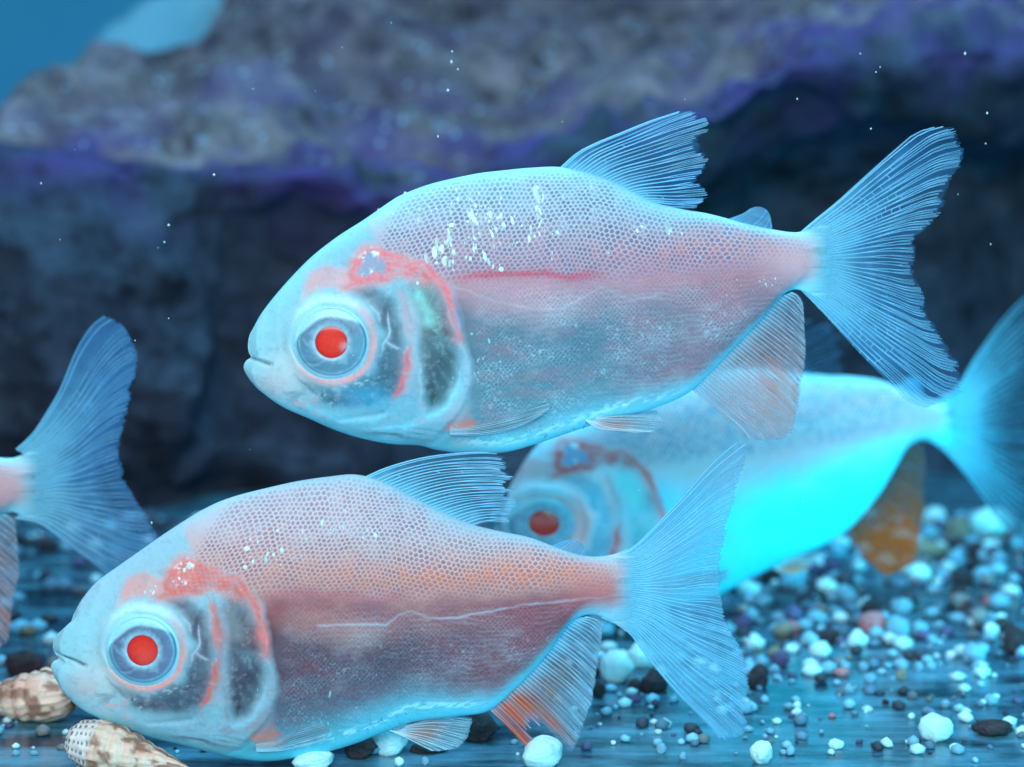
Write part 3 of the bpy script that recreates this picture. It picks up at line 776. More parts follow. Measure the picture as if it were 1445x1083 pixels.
    mix('net', np.exp(-(latline / 1.7) ** 2) * pal['lat_a'] * (.3 + n_mid) * sm(600, 640, X))
    # soft rim colours: cyan glow of the light painted into the skin at the outline
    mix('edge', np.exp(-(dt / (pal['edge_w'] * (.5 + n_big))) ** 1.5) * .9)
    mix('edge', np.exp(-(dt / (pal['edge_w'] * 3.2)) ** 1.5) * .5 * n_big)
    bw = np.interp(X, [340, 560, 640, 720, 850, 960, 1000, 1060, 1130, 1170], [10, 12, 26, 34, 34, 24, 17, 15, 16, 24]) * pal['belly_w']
    mix('belly', np.exp(-(db / bw) ** 2.0 * (1.2 - .5 * n_mid)) * pal['belly_a'])  # cyan light reflected from below, painted as a belly band
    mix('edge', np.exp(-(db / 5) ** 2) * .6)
    mix((190, 240, 246), np.exp(-((db - bw * (.3 + .6 * n_big)) / 6) ** 2) * sm(620, 680, X) * (1 - sm(920, 980, X)) * .8 * sm(.38, .6, fbm(X / 9, (Y + .3 * X) / 3.5, None, 4, 36)))  # bright highlight streak along the belly, painted into the skin colour
    # tail stalk: pale glowing end with a warm core
    mix('edge', sm(1085, 1165, X) * .55 * (np.abs(Y - 368) / 42) ** 1)
    mix('core', np.exp(-((X - 1125) / 52) ** 2 - ((Y - 368) / 28) ** 2) * .75)
    mix('edge', sm(1132, 1166, wx) * .8)
    mix((122, 198, 223), sm(1146, 1178, X + 26 * (n_mid - .5)) * .95)
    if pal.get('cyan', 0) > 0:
        mix((70, 226, 242), sm(30, 130, dl + .12 * (X - 760)) * sm(640, 820, X) * pal['cyan'])  # cyan lamp reflection painted over the flank and belly
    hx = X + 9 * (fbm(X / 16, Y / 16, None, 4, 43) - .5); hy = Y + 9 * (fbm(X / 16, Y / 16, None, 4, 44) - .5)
    sn = fbm(X / 9, Y / 9, None, 3, 45); sn2 = fbm(X / 24, Y / 24, None, 3, 46)
    def stk(c, pts, w, a, taper=.25):
        pts = curve(pts, 16); d = np.full(X.shape, 1e9); tt = np.zeros(X.shape)
        for q in range(len(pts) - 1):
            vx, vy = pts[q + 1] - pts[q]; L2 = vx * vx + vy * vy + 1e-9
            t = np.clip(((hx - pts[q, 0]) * vx + (hy - pts[q, 1]) * vy) / L2, 0, 1)
            dd = np.hypot(hx - pts[q, 0] - t * vx, hy - pts[q, 1] - t * vy)
            b_ = dd < d; d = np.where(b_, dd, d); tt = np.where(b_, (q + t) / (len(pts) - 1), tt)
        ends = sm(0, taper, tt) * sm(0, taper, 1 - tt)
        ww = w * (.45 + .75 * ends) * (.55 + .9 * sn2)
        mix(c, np.exp(-(d / ww) ** 2) * a * (.35 + .65 * ends) * (.6 + .75 * sn))
        mix(c, np.exp(-(d / (ww * 2.6)) ** 2) * a * .3 * ends)
    # ---------------- head
    headp = [(300, 640), (300, 300), (505, 300), (520, 318), (545, 350), (600, 362), (640, 402), (655, 470), (668, 520), (660, 560), (640, 590), (610, 622), (560, 650)]
    hd = poly_sd(gx, gy, headp); hm = 1 - sm(-7, 5, hd)
    hc = np.tile(L['head'], X.shape + (1,)); keep = col; col = hc
    mix('snout', np.exp(-((X - 360) / 50) ** 2) * .8)
    mix((196, 208, 206), np.exp(-((wx - 418) / 42) ** 2 - ((wy - 520) / 42) ** 2) * .75)
    mix('blush', np.exp(-((wx - 385) / 26) ** 2 - ((wy - 543) / 20) ** 2) * .35)
    mix('edge', np.exp(-(dt / 26) ** 1.3) * .8)
    mix('edge', np.exp(-((wx - 440) / 60) ** 2 - ((wy - 405) / 30) ** 2) * .45)
    for q in range(4):
        stk('blush', [(420 + 4 * q, 428 - 9 * q), (455, 402 - 7 * q), (500, 398 - 6 * q)], 3.5, .5)
    cheek = [(482, 403), (530, 402), (560, 422), (574, 462), (576, 515), (562, 556), (525, 574), (470, 574), (440, 558), (418, 528), (436, 535), (480, 545), (525, 520), (540, 470), (520, 425)]
    cs = poly_sd(hx, hy, cheek)
    mix('window', (1 - sm(-16, 7, cs)) * (.62 + .55 * sn2))
    mix('dark', (1 - sm(-14, 2, cs)) * sm(.45, .7, fbm(X / 30, Y / 30, None, 4, 52)) * .45)
    mix('window2', np.exp(-((wx - 520) / 40) ** 2 - ((wy - 558) / 18) ** 2) * .65)
    mix('pale', np.exp(-((wx - 530) / 18) ** 2 - ((wy - 425) / 14) ** 2) * .3)
    stk('net', [(548, 432), (551, 455), (545, 478), (537, 497)], 1.6, .6); stk('net', [(543, 476), (556, 484), (568, 490)], 1.4, .6)
    stk('net', [(520, 425), (533, 437), (540, 452)], 1.5, .5)
    mix('net', sm(.52, .72, fbm(X / 8, Y / 4, None, 4, 71)) * np.exp(-((X - 500) / 40) ** 2 - ((Y - 536 + .25 * (X - 500)) / 9) ** 2) * .8)
    mix('net', sm(.5, .7, fbm(X / 9, Y / 9, None, 4, 73)) * np.exp(-((X - 462) / 16) ** 2 - ((Y - 560) / 12) ** 2) * .8)
    gill = [(578, 392), (598, 378), (622, 408), (642, 460), (652, 500), (648, 535), (632, 562), (604, 580), (592, 545), (586, 480)]
    gs = poly_sd(hx, hy, gill)
    mix('gill', (1 - sm(-18, 8, gs)) * (.6 + .6 * sn2))
    fan = np.arctan2(Y - 468, X - 590); fr = np.hypot(Y - 468, X - 590)
    mix('pale', sm(.45, .75, fbm(fan * 14, fr / 60, None, 3, 83)) * (1 - sm(-12, 2, gs)) * .16)
    stk('gill_hi', [(588, 396), (596, 425), (606, 448), (616, 462)], 8, .75)
    mix('gill_hi', sm(.5, .7, fbm(X / 10, Y / 6, None, 4, 85)) * np.exp(-((X - 612) / 18) ** 2 - ((Y - 452) / 18) ** 2) * .6)
    mix('dark', np.exp(-((wx - 628) / 12) ** 2 - ((wy - 448) / 22) ** 2) * .55 * (.5 + sn))
    mix('dark', np.exp(-((wx - 614) / 22) ** 2 - ((wy - 515) / 34) ** 2) * .5 * (.5 + sn2))
    stk('gill_hi', [(628, 425), (638, 450), (644, 470)], 2, .7)
    temple = [(484, 406), (500, 366), (514, 346), (545, 346), (600, 366), (626, 402), (604, 398), (566, 386), (522, 402)]
    ts = poly_sd(hx, hy, temple)
    mix('blush', (1 - sm(-6, 14, ts)) * .6)
    mix('red', (1 - sm(-11, 6, ts)) * (.35 + .85 * sn2) * (.7 + .5 * sn))
    mix('pale', sm(.5, .75, fbm(X / 20, Y / 5 - X / 22, None, 3, 87)) * (1 - sm(-8, 6, ts)) * .45)
    stk('red', [(488, 404), (505, 396), (530, 393), (560, 390)], 5, .7); stk('red', [(494, 398), (500, 378), (508, 360)], 4, .6)
    w3 = poly_sd(hx, hy, [(506, 384), (513, 362), (524, 352), (546, 368), (544, 381), (520, 389)])
    mix('win3', (1 - sm(-6, 4, w3)) * pal['win3_a'] * (.7 + .5 * sn))
    mix((225, 242, 246), sm(.45, .65, fbm(X / 5, Y / 5, None, 3, 89)) * np.exp(-(seg_dist(hx, hy, [(512, 363), (523, 353), (533, 357)]) / 4.5) ** 2) * .9)  # white glints painted at the edges of the temple window
    mix((225, 242, 246), sm(.45, .65, fbm(X / 5, Y / 5, None, 3, 90)) * np.exp(-(seg_dist(hx, hy, [(517, 384), (530, 381)]) / 3) ** 2) * .8)
    stk('red', [(590, 362), (612, 380), (628, 402), (640, 438), (648, 465), (658, 490)], 5.5, .9, .15)
    stk('win3', [(640, 425), (648, 448), (652, 468)], 5, .5)
    stk('pale', [(566, 398), (580, 430), (583, 470), (580, 510), (572, 548)], 8, .85)
    stk('red', [(556, 396), (570, 420), (577, 448), (580, 480)], 4, pal['opr'])
    stk('red', [(579, 478), (574, 510), (567, 538), (554, 564)], 3.6, .9)
    stk('pale', [(650, 462), (663, 505), (659, 545), (638, 578), (600, 594)], 8, .75)
    stk('pale', [(590, 496), (592, 530), (594, 560), (599, 592)], 2.2, .8)
    stk('edge', [(651, 515), (642, 556), (608, 584), (562, 600), (515, 602)], 3.2, .8)
    stk('edge', [(560, 578), (510, 590), (455, 580), (420, 560)], 4, .5)
    mix('pale', sm(.42, .66, fbm(X / 18, Y / 8, None, 4, 92)) * np.exp(-((wx - 585) / 66) ** 2 - ((wy - 588) / 15) ** 2) * .75)
    mix('dark', sm(.45, .62, fbm(X / 40 + .02 * Y, (Y - .10 * X) / 4.2, None, 4, 93)) * np.exp(-((wx - 570) / 62) ** 2 - ((wy - 610) / 10) ** 2) * .6)
    mix('blush', sm(.5, .7, fbm(X / 14, Y / 9, None, 3, 94)) * np.exp(-((wx - 440) / 40) ** 2 - ((wy - 568) / 12) ** 2) * .7)
    mix('dark', sm(.52, .66, fbm(X / 12, Y / 8, None, 3, 95)) * np.exp(-((wx - 420) / 30) ** 2 - ((wy - 556) / 12) ** 2) * .4)
    mix('belly', np.exp(-(db / 10) ** 2) * .5); mix('edge', np.exp(-(db / 4) ** 2) * .7)
    er = np.hypot(X - 470, (Y - 479) * 1.03) + 7 * (sn2 - .5); ea = np.arctan2(Y - 479, X - 470)
    mix((190, 232, 240), np.exp(-((er - 60) / 9) ** 2) * sm(-.1, -.9, np.sin(ea)) * .9)
    mix('blush', np.exp(-((er - 58) / 6) ** 2) * sm(-.2, .5, np.sin(ea + .5)) * (.35 + .8 * sn))
    mix('red', np.exp(-((er - 62) / 5) ** 2) * np.exp(-((ea + .62) / .35) ** 2) * .5)
    mix('dark', np.exp(-(seg_dist(X, Y, [(352, 504), (366, 507), (382, 512)]) / 1.8) ** 2) * .75)
    mix('net', sm(.55, .8, fbm(X / 6, Y / 6, None, 4, 91)) * .16); mix('dark', sm(.58, .8, fbm(X / 9, Y / 7, None, 4, 96)) * .12)
    headc = col; col = keep + (headc - keep) * hm[..., None]
    # pectoral girdle glow
    stk('orange', [(626, 604), (648, 597), (674, 591)], 7, .9)
    mix('pale', np.exp(-((wx - 648) / 14) ** 2 - ((wy - 570) / 26) ** 2) * .5)
    col = np.clip(col * (1 + .10 * (fbm(X / 4, Y / 4, None, 2, 99) - .5))[..., None], 0.003, .9)
    thin = sm(1134, 1192, X + 30 * (fbm(X / 60, Y / 3.2, None, 3, 101) - .5) + .12 * np.abs(Y - 368))     # flesh thins out into clear fin
    alpha = 1 - thin
    # ---------------- relief (in photo pixels, outwards)
    thick = np.interp(U, [0, .015, .05, .15, .33, .5, .7, .85, .92, .95, .975, 1], [0, 15, 28, 47, 58, 54, 38, 22, 15, 9, 3, .5])
    fv = np.clip(1 - np.abs(2 * V - 1) ** 2.3, 0, 1) ** .62
    off = thick * fv
    off = off * np.clip(U / .004, 0, 1) ** .5
    rel = strength_up * (1 - row) * .6 + strength_lo * (1 - small) * .22 + strength_lo * .10 * stri
    rel = rel * np.clip(dt / 12, 0, 1)
    rel -= 1.6 * np.exp(-((hd - 1) / 5) ** 2) * sm(400, 440, Y)
    rel += 1.8 * hm * sm(580, 640, X) * sm(400, 440, Y)
    rel -= 1.3 * np.exp(-(seg_dist(X, Y, [(566, 405), (582, 470), (572, 540), (545, 578), (480, 590)]) / 4) ** 2)
    rel -= 2.2 * (1 - sm(-12, 2, cs)) + 2.0 * (1 - sm(-10, 2, gs))
    rel -= 5 * np.exp(-(seg_dist(X, Y, [(340, 503), (366, 507), (384, 512)]) / 3) ** 2)
    rel -= 7 * (1 - sm(38, 50, er)); rel += 3.0 * np.exp(-((er - 60) / 7) ** 2)
    rel += 2.5 * (n_big - .5) + 1.2 * (n_mid - .5)
    rel *= np.clip(np.minimum(V, 1 - V) * 14, 0, 1) * np.clip((1 - U) * 20, 0, 1)
    near = np.maximum(off + rel / k, 0.0)
    Vn = pl.to(PX, PY, near) - org
    ii = np.unique(np.r_[np.arange(0, nu, far_stride), nu - 1]); jj = np.unique(np.r_[np.arange(0, nv, far_stride), nv - 1])
    sub = np.ix_(ii, jj)
    Vf = pl.to(PX[sub], PY[sub], -off[sub]) - org
    verts = np.vstack([Vn.reshape(-1, 3), Vf.reshape(-1, 3)])
    faces = np.vstack([grid_faces(nu, nv), grid_faces(len(ii), len(jj), nu * nv, True)])
    cc = np.vstack([col.reshape(-1, 3), col[sub].reshape(-1, 3)]); aa = np.r_[alpha.ravel(), alpha[sub].ravel()]
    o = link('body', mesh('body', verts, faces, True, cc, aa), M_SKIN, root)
    return dict(X=X, Y=Y, PX=PX, PY=PY, off=near, k=k, obj=o)

def build_eye(root, org, pl, eye, body, k, pal, side=1):
    d2 = (body['X'] - 470) ** 2 + (body['Y'] - 479) ** 2
    ring = (d2 > 50 ** 2) & (d2 < 62 ** 2)
    o0 = float(np.mean(body['off'][ring]))
    # tilt of the eye plane follows the cheek
    A = np.c_[body['PX'][ring] - eye[0], body['PY'][ring] - eye[1], np.ones(ring.sum())]
    gxs, gys, _ = np.linalg.lstsq(A, body['off'][ring], rcond=None)[0]
    gxs *= .7; gys *= .7
    def lathe(name, prof, cols, mat, parent, na=72, jit=0.0):
        prof = np.array(prof, float); r = curve(prof, 60)
        rr, hh = r[:, 0] / k, r[:, 1] / k
        a = np.linspace(0, 2 * math.pi, na, endpoint=False)
        ex = eye[0] + rr[:, None] * np.cos(a); ey = eye[1] + rr[:, None] * np.sin(a) * .97
        of = side * (o0 + hh[:, None] + gxs * (ex - eye[0]) + gys * (ey - eye[1]))
        Vv = pl.to(ex, ey, of) - org
        c = np.stack([np.interp(r[:, 0], [q[0] for q in cols], [lin(q[1])[i] for q in cols]) for i in range(3)], 1)
        C = np.repeat(c[:, None], na, 1)
        if jit:
            nz = fbm(np.cos(a)[None] * 5 + rr[:, None] / 9, np.sin(a)[None] * 5 + rr[:, None] / 30, None, 4, 7)
            C = C * (1 + jit * (nz - .5))[..., None]
            hi = sm(.5, .75, fbm(np.cos(a)[None] * 4 + rr[:, None] / 12, np.sin(a)[None] * 4 + rr[:, None] / 9, None, 3, 15))
            C = C + (lin((150, 195, 215)) - C) * (.35 * hi * ((r[:, 0] > 27) & (r[:, 0] < 46))[:, None])[..., None]
            # paler upper lid
            up = sm(0, 1, (sm(.1, .9, -np.sin(a + .25))[None] * 14 + r[:, 0][:, None] - 48) / 6)
            C = C + (lin((165, 228, 240)) - C) * (up * .85)[..., None]
        n = len(r)
        i, j = np.meshgrid(np.arange(n - 1), np.arange(na), indexing='ij')
        q = np.stack([i * na + j, (i + 1) * na + j, (i + 1) * na + (j + 1) % na, i * na + (j + 1) % na], 2).reshape(-1, 4)
        return link(name, mesh(name, Vv.reshape(-1, 3), q if side > 0 else q[:, ::-1], True, C.reshape(-1, 3)), mat, parent)
    iris = [(22, (140, 178, 194)), (25, (150, 188, 204)), (28, (118, 158, 178)), (32, pal['iris']), (42, pal['iris']), (45, (110, 165, 190)), (48, (70, 120, 145)), (51, (130, 195, 215)), (57, (175, 215, 222))]
    e = lathe('eye', [(58, -3), (53, 1.5), (50, 4), (47, 3.6), (43, 5.0), (36, 6.5), (30, 7), (26, 7.2), (23, 6.4), (22, 5.4)], iris, M_EYE, root, 96, .5)
    lathe('pupil', [(23.6, 5.2), (22, 6.0), (16, 6.8), (8, 7.4), (0.05, 7.6)], [(0, (236, 66, 50)), (14, (230, 58, 46)), (20, (214, 48, 44)), (22.5, (190, 38, 40)), (24, (150, 30, 34))], M_PUPIL, e, 64)

def build_fin(name, root, org, pl, c, nrays, mem, ray, a0, a1, offset=0.0, wave=2.0, patch=None, jag=0.03, raw=1.6, bars=0.0, torn=None, lean=0.0, bright_base=None, bbw=.16, seed=0):
    r_ = np.random.default_rng(seed + 100)
    base, lead, outer, trail = curve(c['base']), curve(c['lead']), curve(c['outer']), curve(c['trail'])
    jn = r_.random(nrays * 5 + 6)
    def rmax(b): return 1 + .45 * jag - jag * (.55 * np.interp(b * nrays * 5, np.arange(len(jn)), jn) + .9 * fbm(b * nrays * .45, b * 0 + seed, None, 2, seed))
    def S(b, r):
        p = (1 - r)[..., None] * samp(base, b) + r[..., None] * samp(outer, b) + (1 - b)[..., None] * samp(lead, r) + b[..., None] * samp(trail, r) \
            - ((1 - b) * (1 - r))[..., None] * base[0] - ((1 - b) * r)[..., None] * outer[0] - (b * (1 - r))[..., None] * base[-1] - (b * r)[..., None] * outer[-1]
        return p
    def O(b, r): return offset + lean * r + wave * r * np.sin(b * 9 + r * 2.5 + seed) + wave * .5 * r * np.sin(b * 23 + seed)
    nb, nr = nrays * 8 + 1, 48
    b = np.linspace(0, 1, nb); r = np.linspace(0, 1, nr)
    Bq, Rq = np.meshgrid(b, r, indexing='ij'); Rm = Rq * rmax(Bq)
    p = S(Bq, Rm)
    W = pl.to(p[..., 0], p[..., 1], O(Bq, Rm)) - org
    colm = np.tile(lin(mem), Bq.shape + (1,)); al = a0 + (a1 - a0) * Rq ** .7
    if bright_base:
        t = np.exp(-(Rq / (bbw * (.7 + .6 * fbm(Bq * nrays * .9, Bq * 0, None, 2, seed + 9)))) ** 1.7)
        colm = colm + (lin(bright_base) - colm) * t[..., None]; al = al + (0.95 - al) * t
    nzz = fbm(Bq * nrays * .35, Rq * 5, None, 3, seed + 4)
    al = al * (.75 + .5 * nzz)
    pm = np.zeros(Bq.shape)
    if patch:
        for (pc, b0, bs, r0, rs, am) in patch:
            q = np.clip(np.exp(-((Bq - b0) / bs) ** 2 - ((Rq - r0) / rs) ** 2) * am * (.35 + 1.3 * fbm(Bq * nrays * .8, Rq * 1.6, None, 3, seed + 6)), 0, 1)
            colm = colm + (lin(pc) - colm) * q[..., None]; al = np.maximum(al, q * .85); pm = np.maximum(pm, q)
    if torn:
        for (b0, bs, r0) in torn:
            al = al * (1 - (1 - sm(bs * .7, bs, np.abs(Bq - b0))) * sm(r0 - .03, r0 + .03, Rq + .25 * (fbm(Bq * 40, Rq * 3, None, 2, 8) - .5)))
    me = mesh(name, W.reshape(-1, 3), grid_faces(nb, nr), True, colm.reshape(-1, 3), np.clip(al, 0, 1).ravel())
    fin = link(name, me, M_MEM, root)
    # rays: thin bony rods that fork towards the margin
    Vs, Fs, Cs = [], [], []; cnt = 0; b_ph = 0.0
    def rod(bb, rr, w0, w1, cmul=1.0):
        nonlocal cnt
        n = len(bb); bb = bb + .22 / nrays * np.sin(rr * 4.5 + b_ph) * rr; q = S(bb, rr); tn = np.gradient(q, axis=0); tn /= np.linalg.norm(tn, axis=1, keepdims=True) + 1e-9
        nn = np.stack([-tn[:, 1], tn[:, 0]], 1); w = np.linspace(w0, w1, n)[:, None] / 2
        of = O(bb, rr); l_ = q + nn * w; rt = q - nn * w; h = w[:, 0] * .8
        ring = np.stack([pl.to(l_[:, 0], l_[:, 1], of), pl.to(q[:, 0], q[:, 1], of + h), pl.to(rt[:, 0], rt[:, 1], of), pl.to(q[:, 0], q[:, 1], of - h)], 1) - org
        Vs.append(ring.reshape(-1, 3))
        i, j = np.meshgrid(np.arange(n - 1), np.arange(4), indexing='ij')
        Fs.append(np.stack([i * 4 + j, (i + 1) * 4 + j, (i + 1) * 4 + (j + 1) % 4, i * 4 + (j + 1) % 4], 2).reshape(-1, 4) + cnt); cnt += n * 4
        cr = np.tile(lin(ray) * cmul, (n, 1))
        if bright_base: cr = cr + (lin(bright_base) - cr) * np.exp(-(rr / (bbw * 1.5)) ** 1.5)[:, None]
        if patch:
            for (pc, b0, bs, r0, rs, am) in patch:
                qq = np.clip(np.exp(-((bb - b0) / bs) ** 2 - ((rr - r0) / rs) ** 2) * am, 0, 1)
                cr = cr + (lin(pc) * 1.1 - cr) * qq[:, None] * .85
        Cs.append(np.repeat(cr, 4, 0))
    db = 1.0 / nrays; b_ph = 0.0
    for i in range(nrays):
        b_ph = r_.uniform(0, 6.28)
        b0 = (i + .5) * db + r_.uniform(-.12, .12) * db
        f1 = r_.uniform(.38, .55); f2 = r_.uniform(.68, .82); cm = r_.uniform(.7, 1.15)
        rm = float(rmax(np.array([b0]))[0])
        if torn and any(abs(b0 - t[0]) < t[1] * .85 for t in torn): rm = min(rm, min(t[2] for t in torn) + r_.uniform(-.08, .06))
        if i < 2 and nrays > 12:
            rr = np.linspace(0, rm, 14); rod(np.full(14, b0 * .6), rr, raw * 1.5, raw * .9, cm); continue
        e1 = min(f1, rm)
        rr = np.linspace(0, e1, 8); rod(np.full(8, b0), rr, raw * 1.6, raw * .9, cm)
        if rm <= f1: continue
        for s in (-1, 1):
            e2 = min(f2, rm); rr = np.linspace(f1, e2, 6)
            rod(b0 + s * db * .2 * sm(f1, f2, rr), rr, raw * .8, raw * .6, cm)
            if rm <= f2: continue
            for s2 in (-1, 1):
                en = rm * (1 - .03 * r_.random()); rr = np.linspace(f2, en, 5)
                rod(b0 + s * db * .2 + s2 * db * .1 * sm(f2, 1, rr), rr, raw * .55, raw * .4, cm * .95)
        if bars > 0:
            edge = max(0.0, 1 - min(b0, 1 - b0) / .33)
            for q in np.arange(.14, .66, .06):
                if r_.random() < bars * edge * .85 * (1 - .8 * q):
                    q2 = q + r_.uniform(-.028, .028)
                    rod(np.linspace(b0, b0 + db, 3), np.full(3, q2) + np.array([0, .006, .012]), raw * .6, raw * .6, 1.0)
    o = link('fin_rays', mesh('fin_rays', np.vstack(Vs), np.vstack(Fs), True, np.clip(np.vstack(Cs), 0, .9)), M_RAY, fin)
    tag(o, kind='stuff')
    return fin

def silver_scales(root, org, pl, body, clusters, seed):
    r_ = np.random.default_rng(seed); X, Y = body['X'], body['Y']; k = body['k']
    Vs, Fs, Cs = [], [], []; cnt = 0; Xf = X[:, X.shape[1] // 2]
    for (cx, cy, sx, sy, n, size, el) in clusters:
        for _ in range(n):
            tx, ty = cx + r_.normal() * sx, cy + r_.normal() * sy
            i = int(np.argmin(np.abs(Xf - tx))); j = int(np.argmin(np.abs(Y[i] - ty)))
            px, py, of = body['PX'][i, j], body['PY'][i, j], body['off'][i, j]
            s = .58 * size * r_.lognormal(0, .4) / k; e = el * r_.uniform(.7, 1.4); a = r_.normal(1.45, .25)
            m = 11; t = np.linspace(0, 2 * math.pi, m, endpoint=False); rr = s * (1 + .08 * r_.normal(size=m))
            lx = np.r_[0, rr * np.cos(t) * e]; ly = np.r_[0, rr * np.sin(t) / e]
            qx = px + lx * math.cos(a) - ly * math.sin(a); qy = py + lx * math.sin(a) + ly * math.cos(a)
            of2 = np.empty(m + 1)
            for q in range(m + 1):
                i2 = min(max(i + int(round((qx[q] - px) * .85)), 0), X.shape[0] - 1)
                j2 = int(np.argmin(np.abs(body['PY'][i2] - qy[q]))); of2[q] = body['off'][i2, j2]
            of2 += np.r_[1.0, np.full(m, .35)]
            Vs.append(pl.to(qx, qy, of2) - org)
            Fs.append(np.array([[0, 1 + q, 1 + (q + 1) % m] for q in range(m)])[:, ::-1] + cnt); cnt += m + 1
            Cs.append(np.tile(lin(r_.uniform(.78, 1.0) * (np.array((206, 238, 246)) if cy < 400 else np.array((140, 196, 210)))), (m + 1, 1)))
    o = link('silver_scales', mesh('silver_scales', np.vstack(Vs), np.vstack(Fs), True, np.vstack(Cs)), M_SILVER, root)
    tag(o, kind='stuff')

def build_fish(label, out, fins, pl, eye, tail, pal, nu, nv, fp, clusters, seed, far=5):
    xs = [p[0] for p in out['top']]; pm = ((min(xs) + max(xs)) / 2, max(p[1] for p in out['bot']))
    org = pl.to(np.array(pm[0]), np.array(pm[1]), 0.0)
    root = empty('fish', org); tag(root, label, 'fish', 'albino fish swimming in the tank')
    body = build_body(root, org, pl, out, eye, tail, pal, nu, nv, far)
    k = body['k']
    build_eye(root, org, pl, eye, body, k, pal, 1)
    build_eye(root, org, pl, eye, dict(body), k, pal, -1)
    for nm in ('caudal', 'dorsal', 'anal', 'adipose'):
        if nm in fins: build_fin(nm + '_fin', root, org, pl, fins[nm], seed=seed + len(nm), **fp[nm])
    def off_at(px, py):
        i = np.unravel_index(np.argmin((body['PX'] - px) ** 2 + (body['PY'] - py) ** 2), body['PX'].shape); return float(body['off'][i])
    for nm in ('pectoral', 'pelvic'):
        b0 = fins[nm]['base'][1]; o_ = off_at(*b0)
        tip = off_at(*fins[nm]['outer'][len(fins[nm]['outer']) // 2])
        ln = (max(tip - o_, 0) + 3) if nm == 'pectoral' else 7
        build_fin(nm + '_fin', root, org, pl, fins[nm], seed=seed + 3, offset=o_ + 1.5, lean=ln, **fp[nm])
        build_fin(nm + '_fin', root, org, pl, fins[nm], seed=seed + 5, offset=-o_ - 1.5, lean=-ln, **fp[nm])
    if clusters: silver_scales(root, org, pl, body, clusters, seed)
    return root

PAL_A = dict(back=(168, 200, 214), mid=(186, 156, 168), glow=(222, 146, 140), glow_a=.85, glow_x=720, shim=.85, lat_a=.22, lat=[(640, 402), (700, 422), (745, 432), (790, 432), (825, 412), (845, 402), (862, 412), (890, 420), (920, 416)], flank=(82, 112, 128), rear=(150, 112, 126), belly_mid=(92, 144, 158),
  band=(186, 108, 120), band_o=10, band_s=40, band_a=.72, bandw=.5, redline=(205, 70, 85), line_a=1.0, cell=(108, 108, 138), cell_a=.78, net=(186, 212, 222), dark=(60, 84, 104),
  edge=(146, 226, 242), edge_w=11, belly=(124, 226, 244), belly_w=1.0, belly_a=.92, core=(214, 170, 176), head=(124, 178, 194), snout=(150, 218, 230), blush=(224, 160, 160),
  red=(224, 112, 118), window=(46, 76, 96), window2=(70, 170, 204), gill=(48, 68, 66), gill_hi=(132, 206, 198), win3=(108, 160, 188), win3_a=.85, pale=(158, 182, 194), opr=.25,
  orange=(220, 122, 100), iris=(96, 138, 160))
PAL_B = dict(PAL_A, back=(192, 182, 190), mid=(204, 152, 140), glow=(230, 122, 78), glow_a=1.0, glow_x=480, shim=.35, lat_a=.42, lat=[(720, 430), (770, 425), (815, 425), (830, 410), (850, 405), (870, 412), (912, 412), (972, 398), (1032, 388), (1150, 374)], flank=(82, 62, 76), rear=(136, 78, 86), belly_mid=(76, 110, 130),
  band=(138, 42, 54), band_o=22, band_s=30, band_a=1.0, bandw=.5, line_a=.3, cell=(148, 104, 112), cell_a=.72, belly=(104, 226, 246), belly_w=1.35, net=(196, 200, 212), dark=(58, 56, 76),
  edge=(156, 198, 214), edge_w=8, core=(206, 110, 104), head=(142, 184, 196), red=(216, 106, 96), window=(66, 66, 82), window2=(66, 84, 102), gill=(56, 54, 66), gill_hi=(122, 128, 130),
  win3=(232, 120, 110), win3_a=.3, opr=.8, pale=(142, 146, 156), iris=(100, 120, 148), blush=(230, 150, 138))
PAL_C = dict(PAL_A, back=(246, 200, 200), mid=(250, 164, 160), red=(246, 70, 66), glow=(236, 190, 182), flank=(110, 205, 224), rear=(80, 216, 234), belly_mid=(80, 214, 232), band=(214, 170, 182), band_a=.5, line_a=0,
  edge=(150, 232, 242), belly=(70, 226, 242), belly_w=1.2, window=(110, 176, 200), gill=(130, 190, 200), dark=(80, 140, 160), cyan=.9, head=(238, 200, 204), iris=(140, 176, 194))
PAL_D = dict(PAL_A, core=(206, 168, 172))

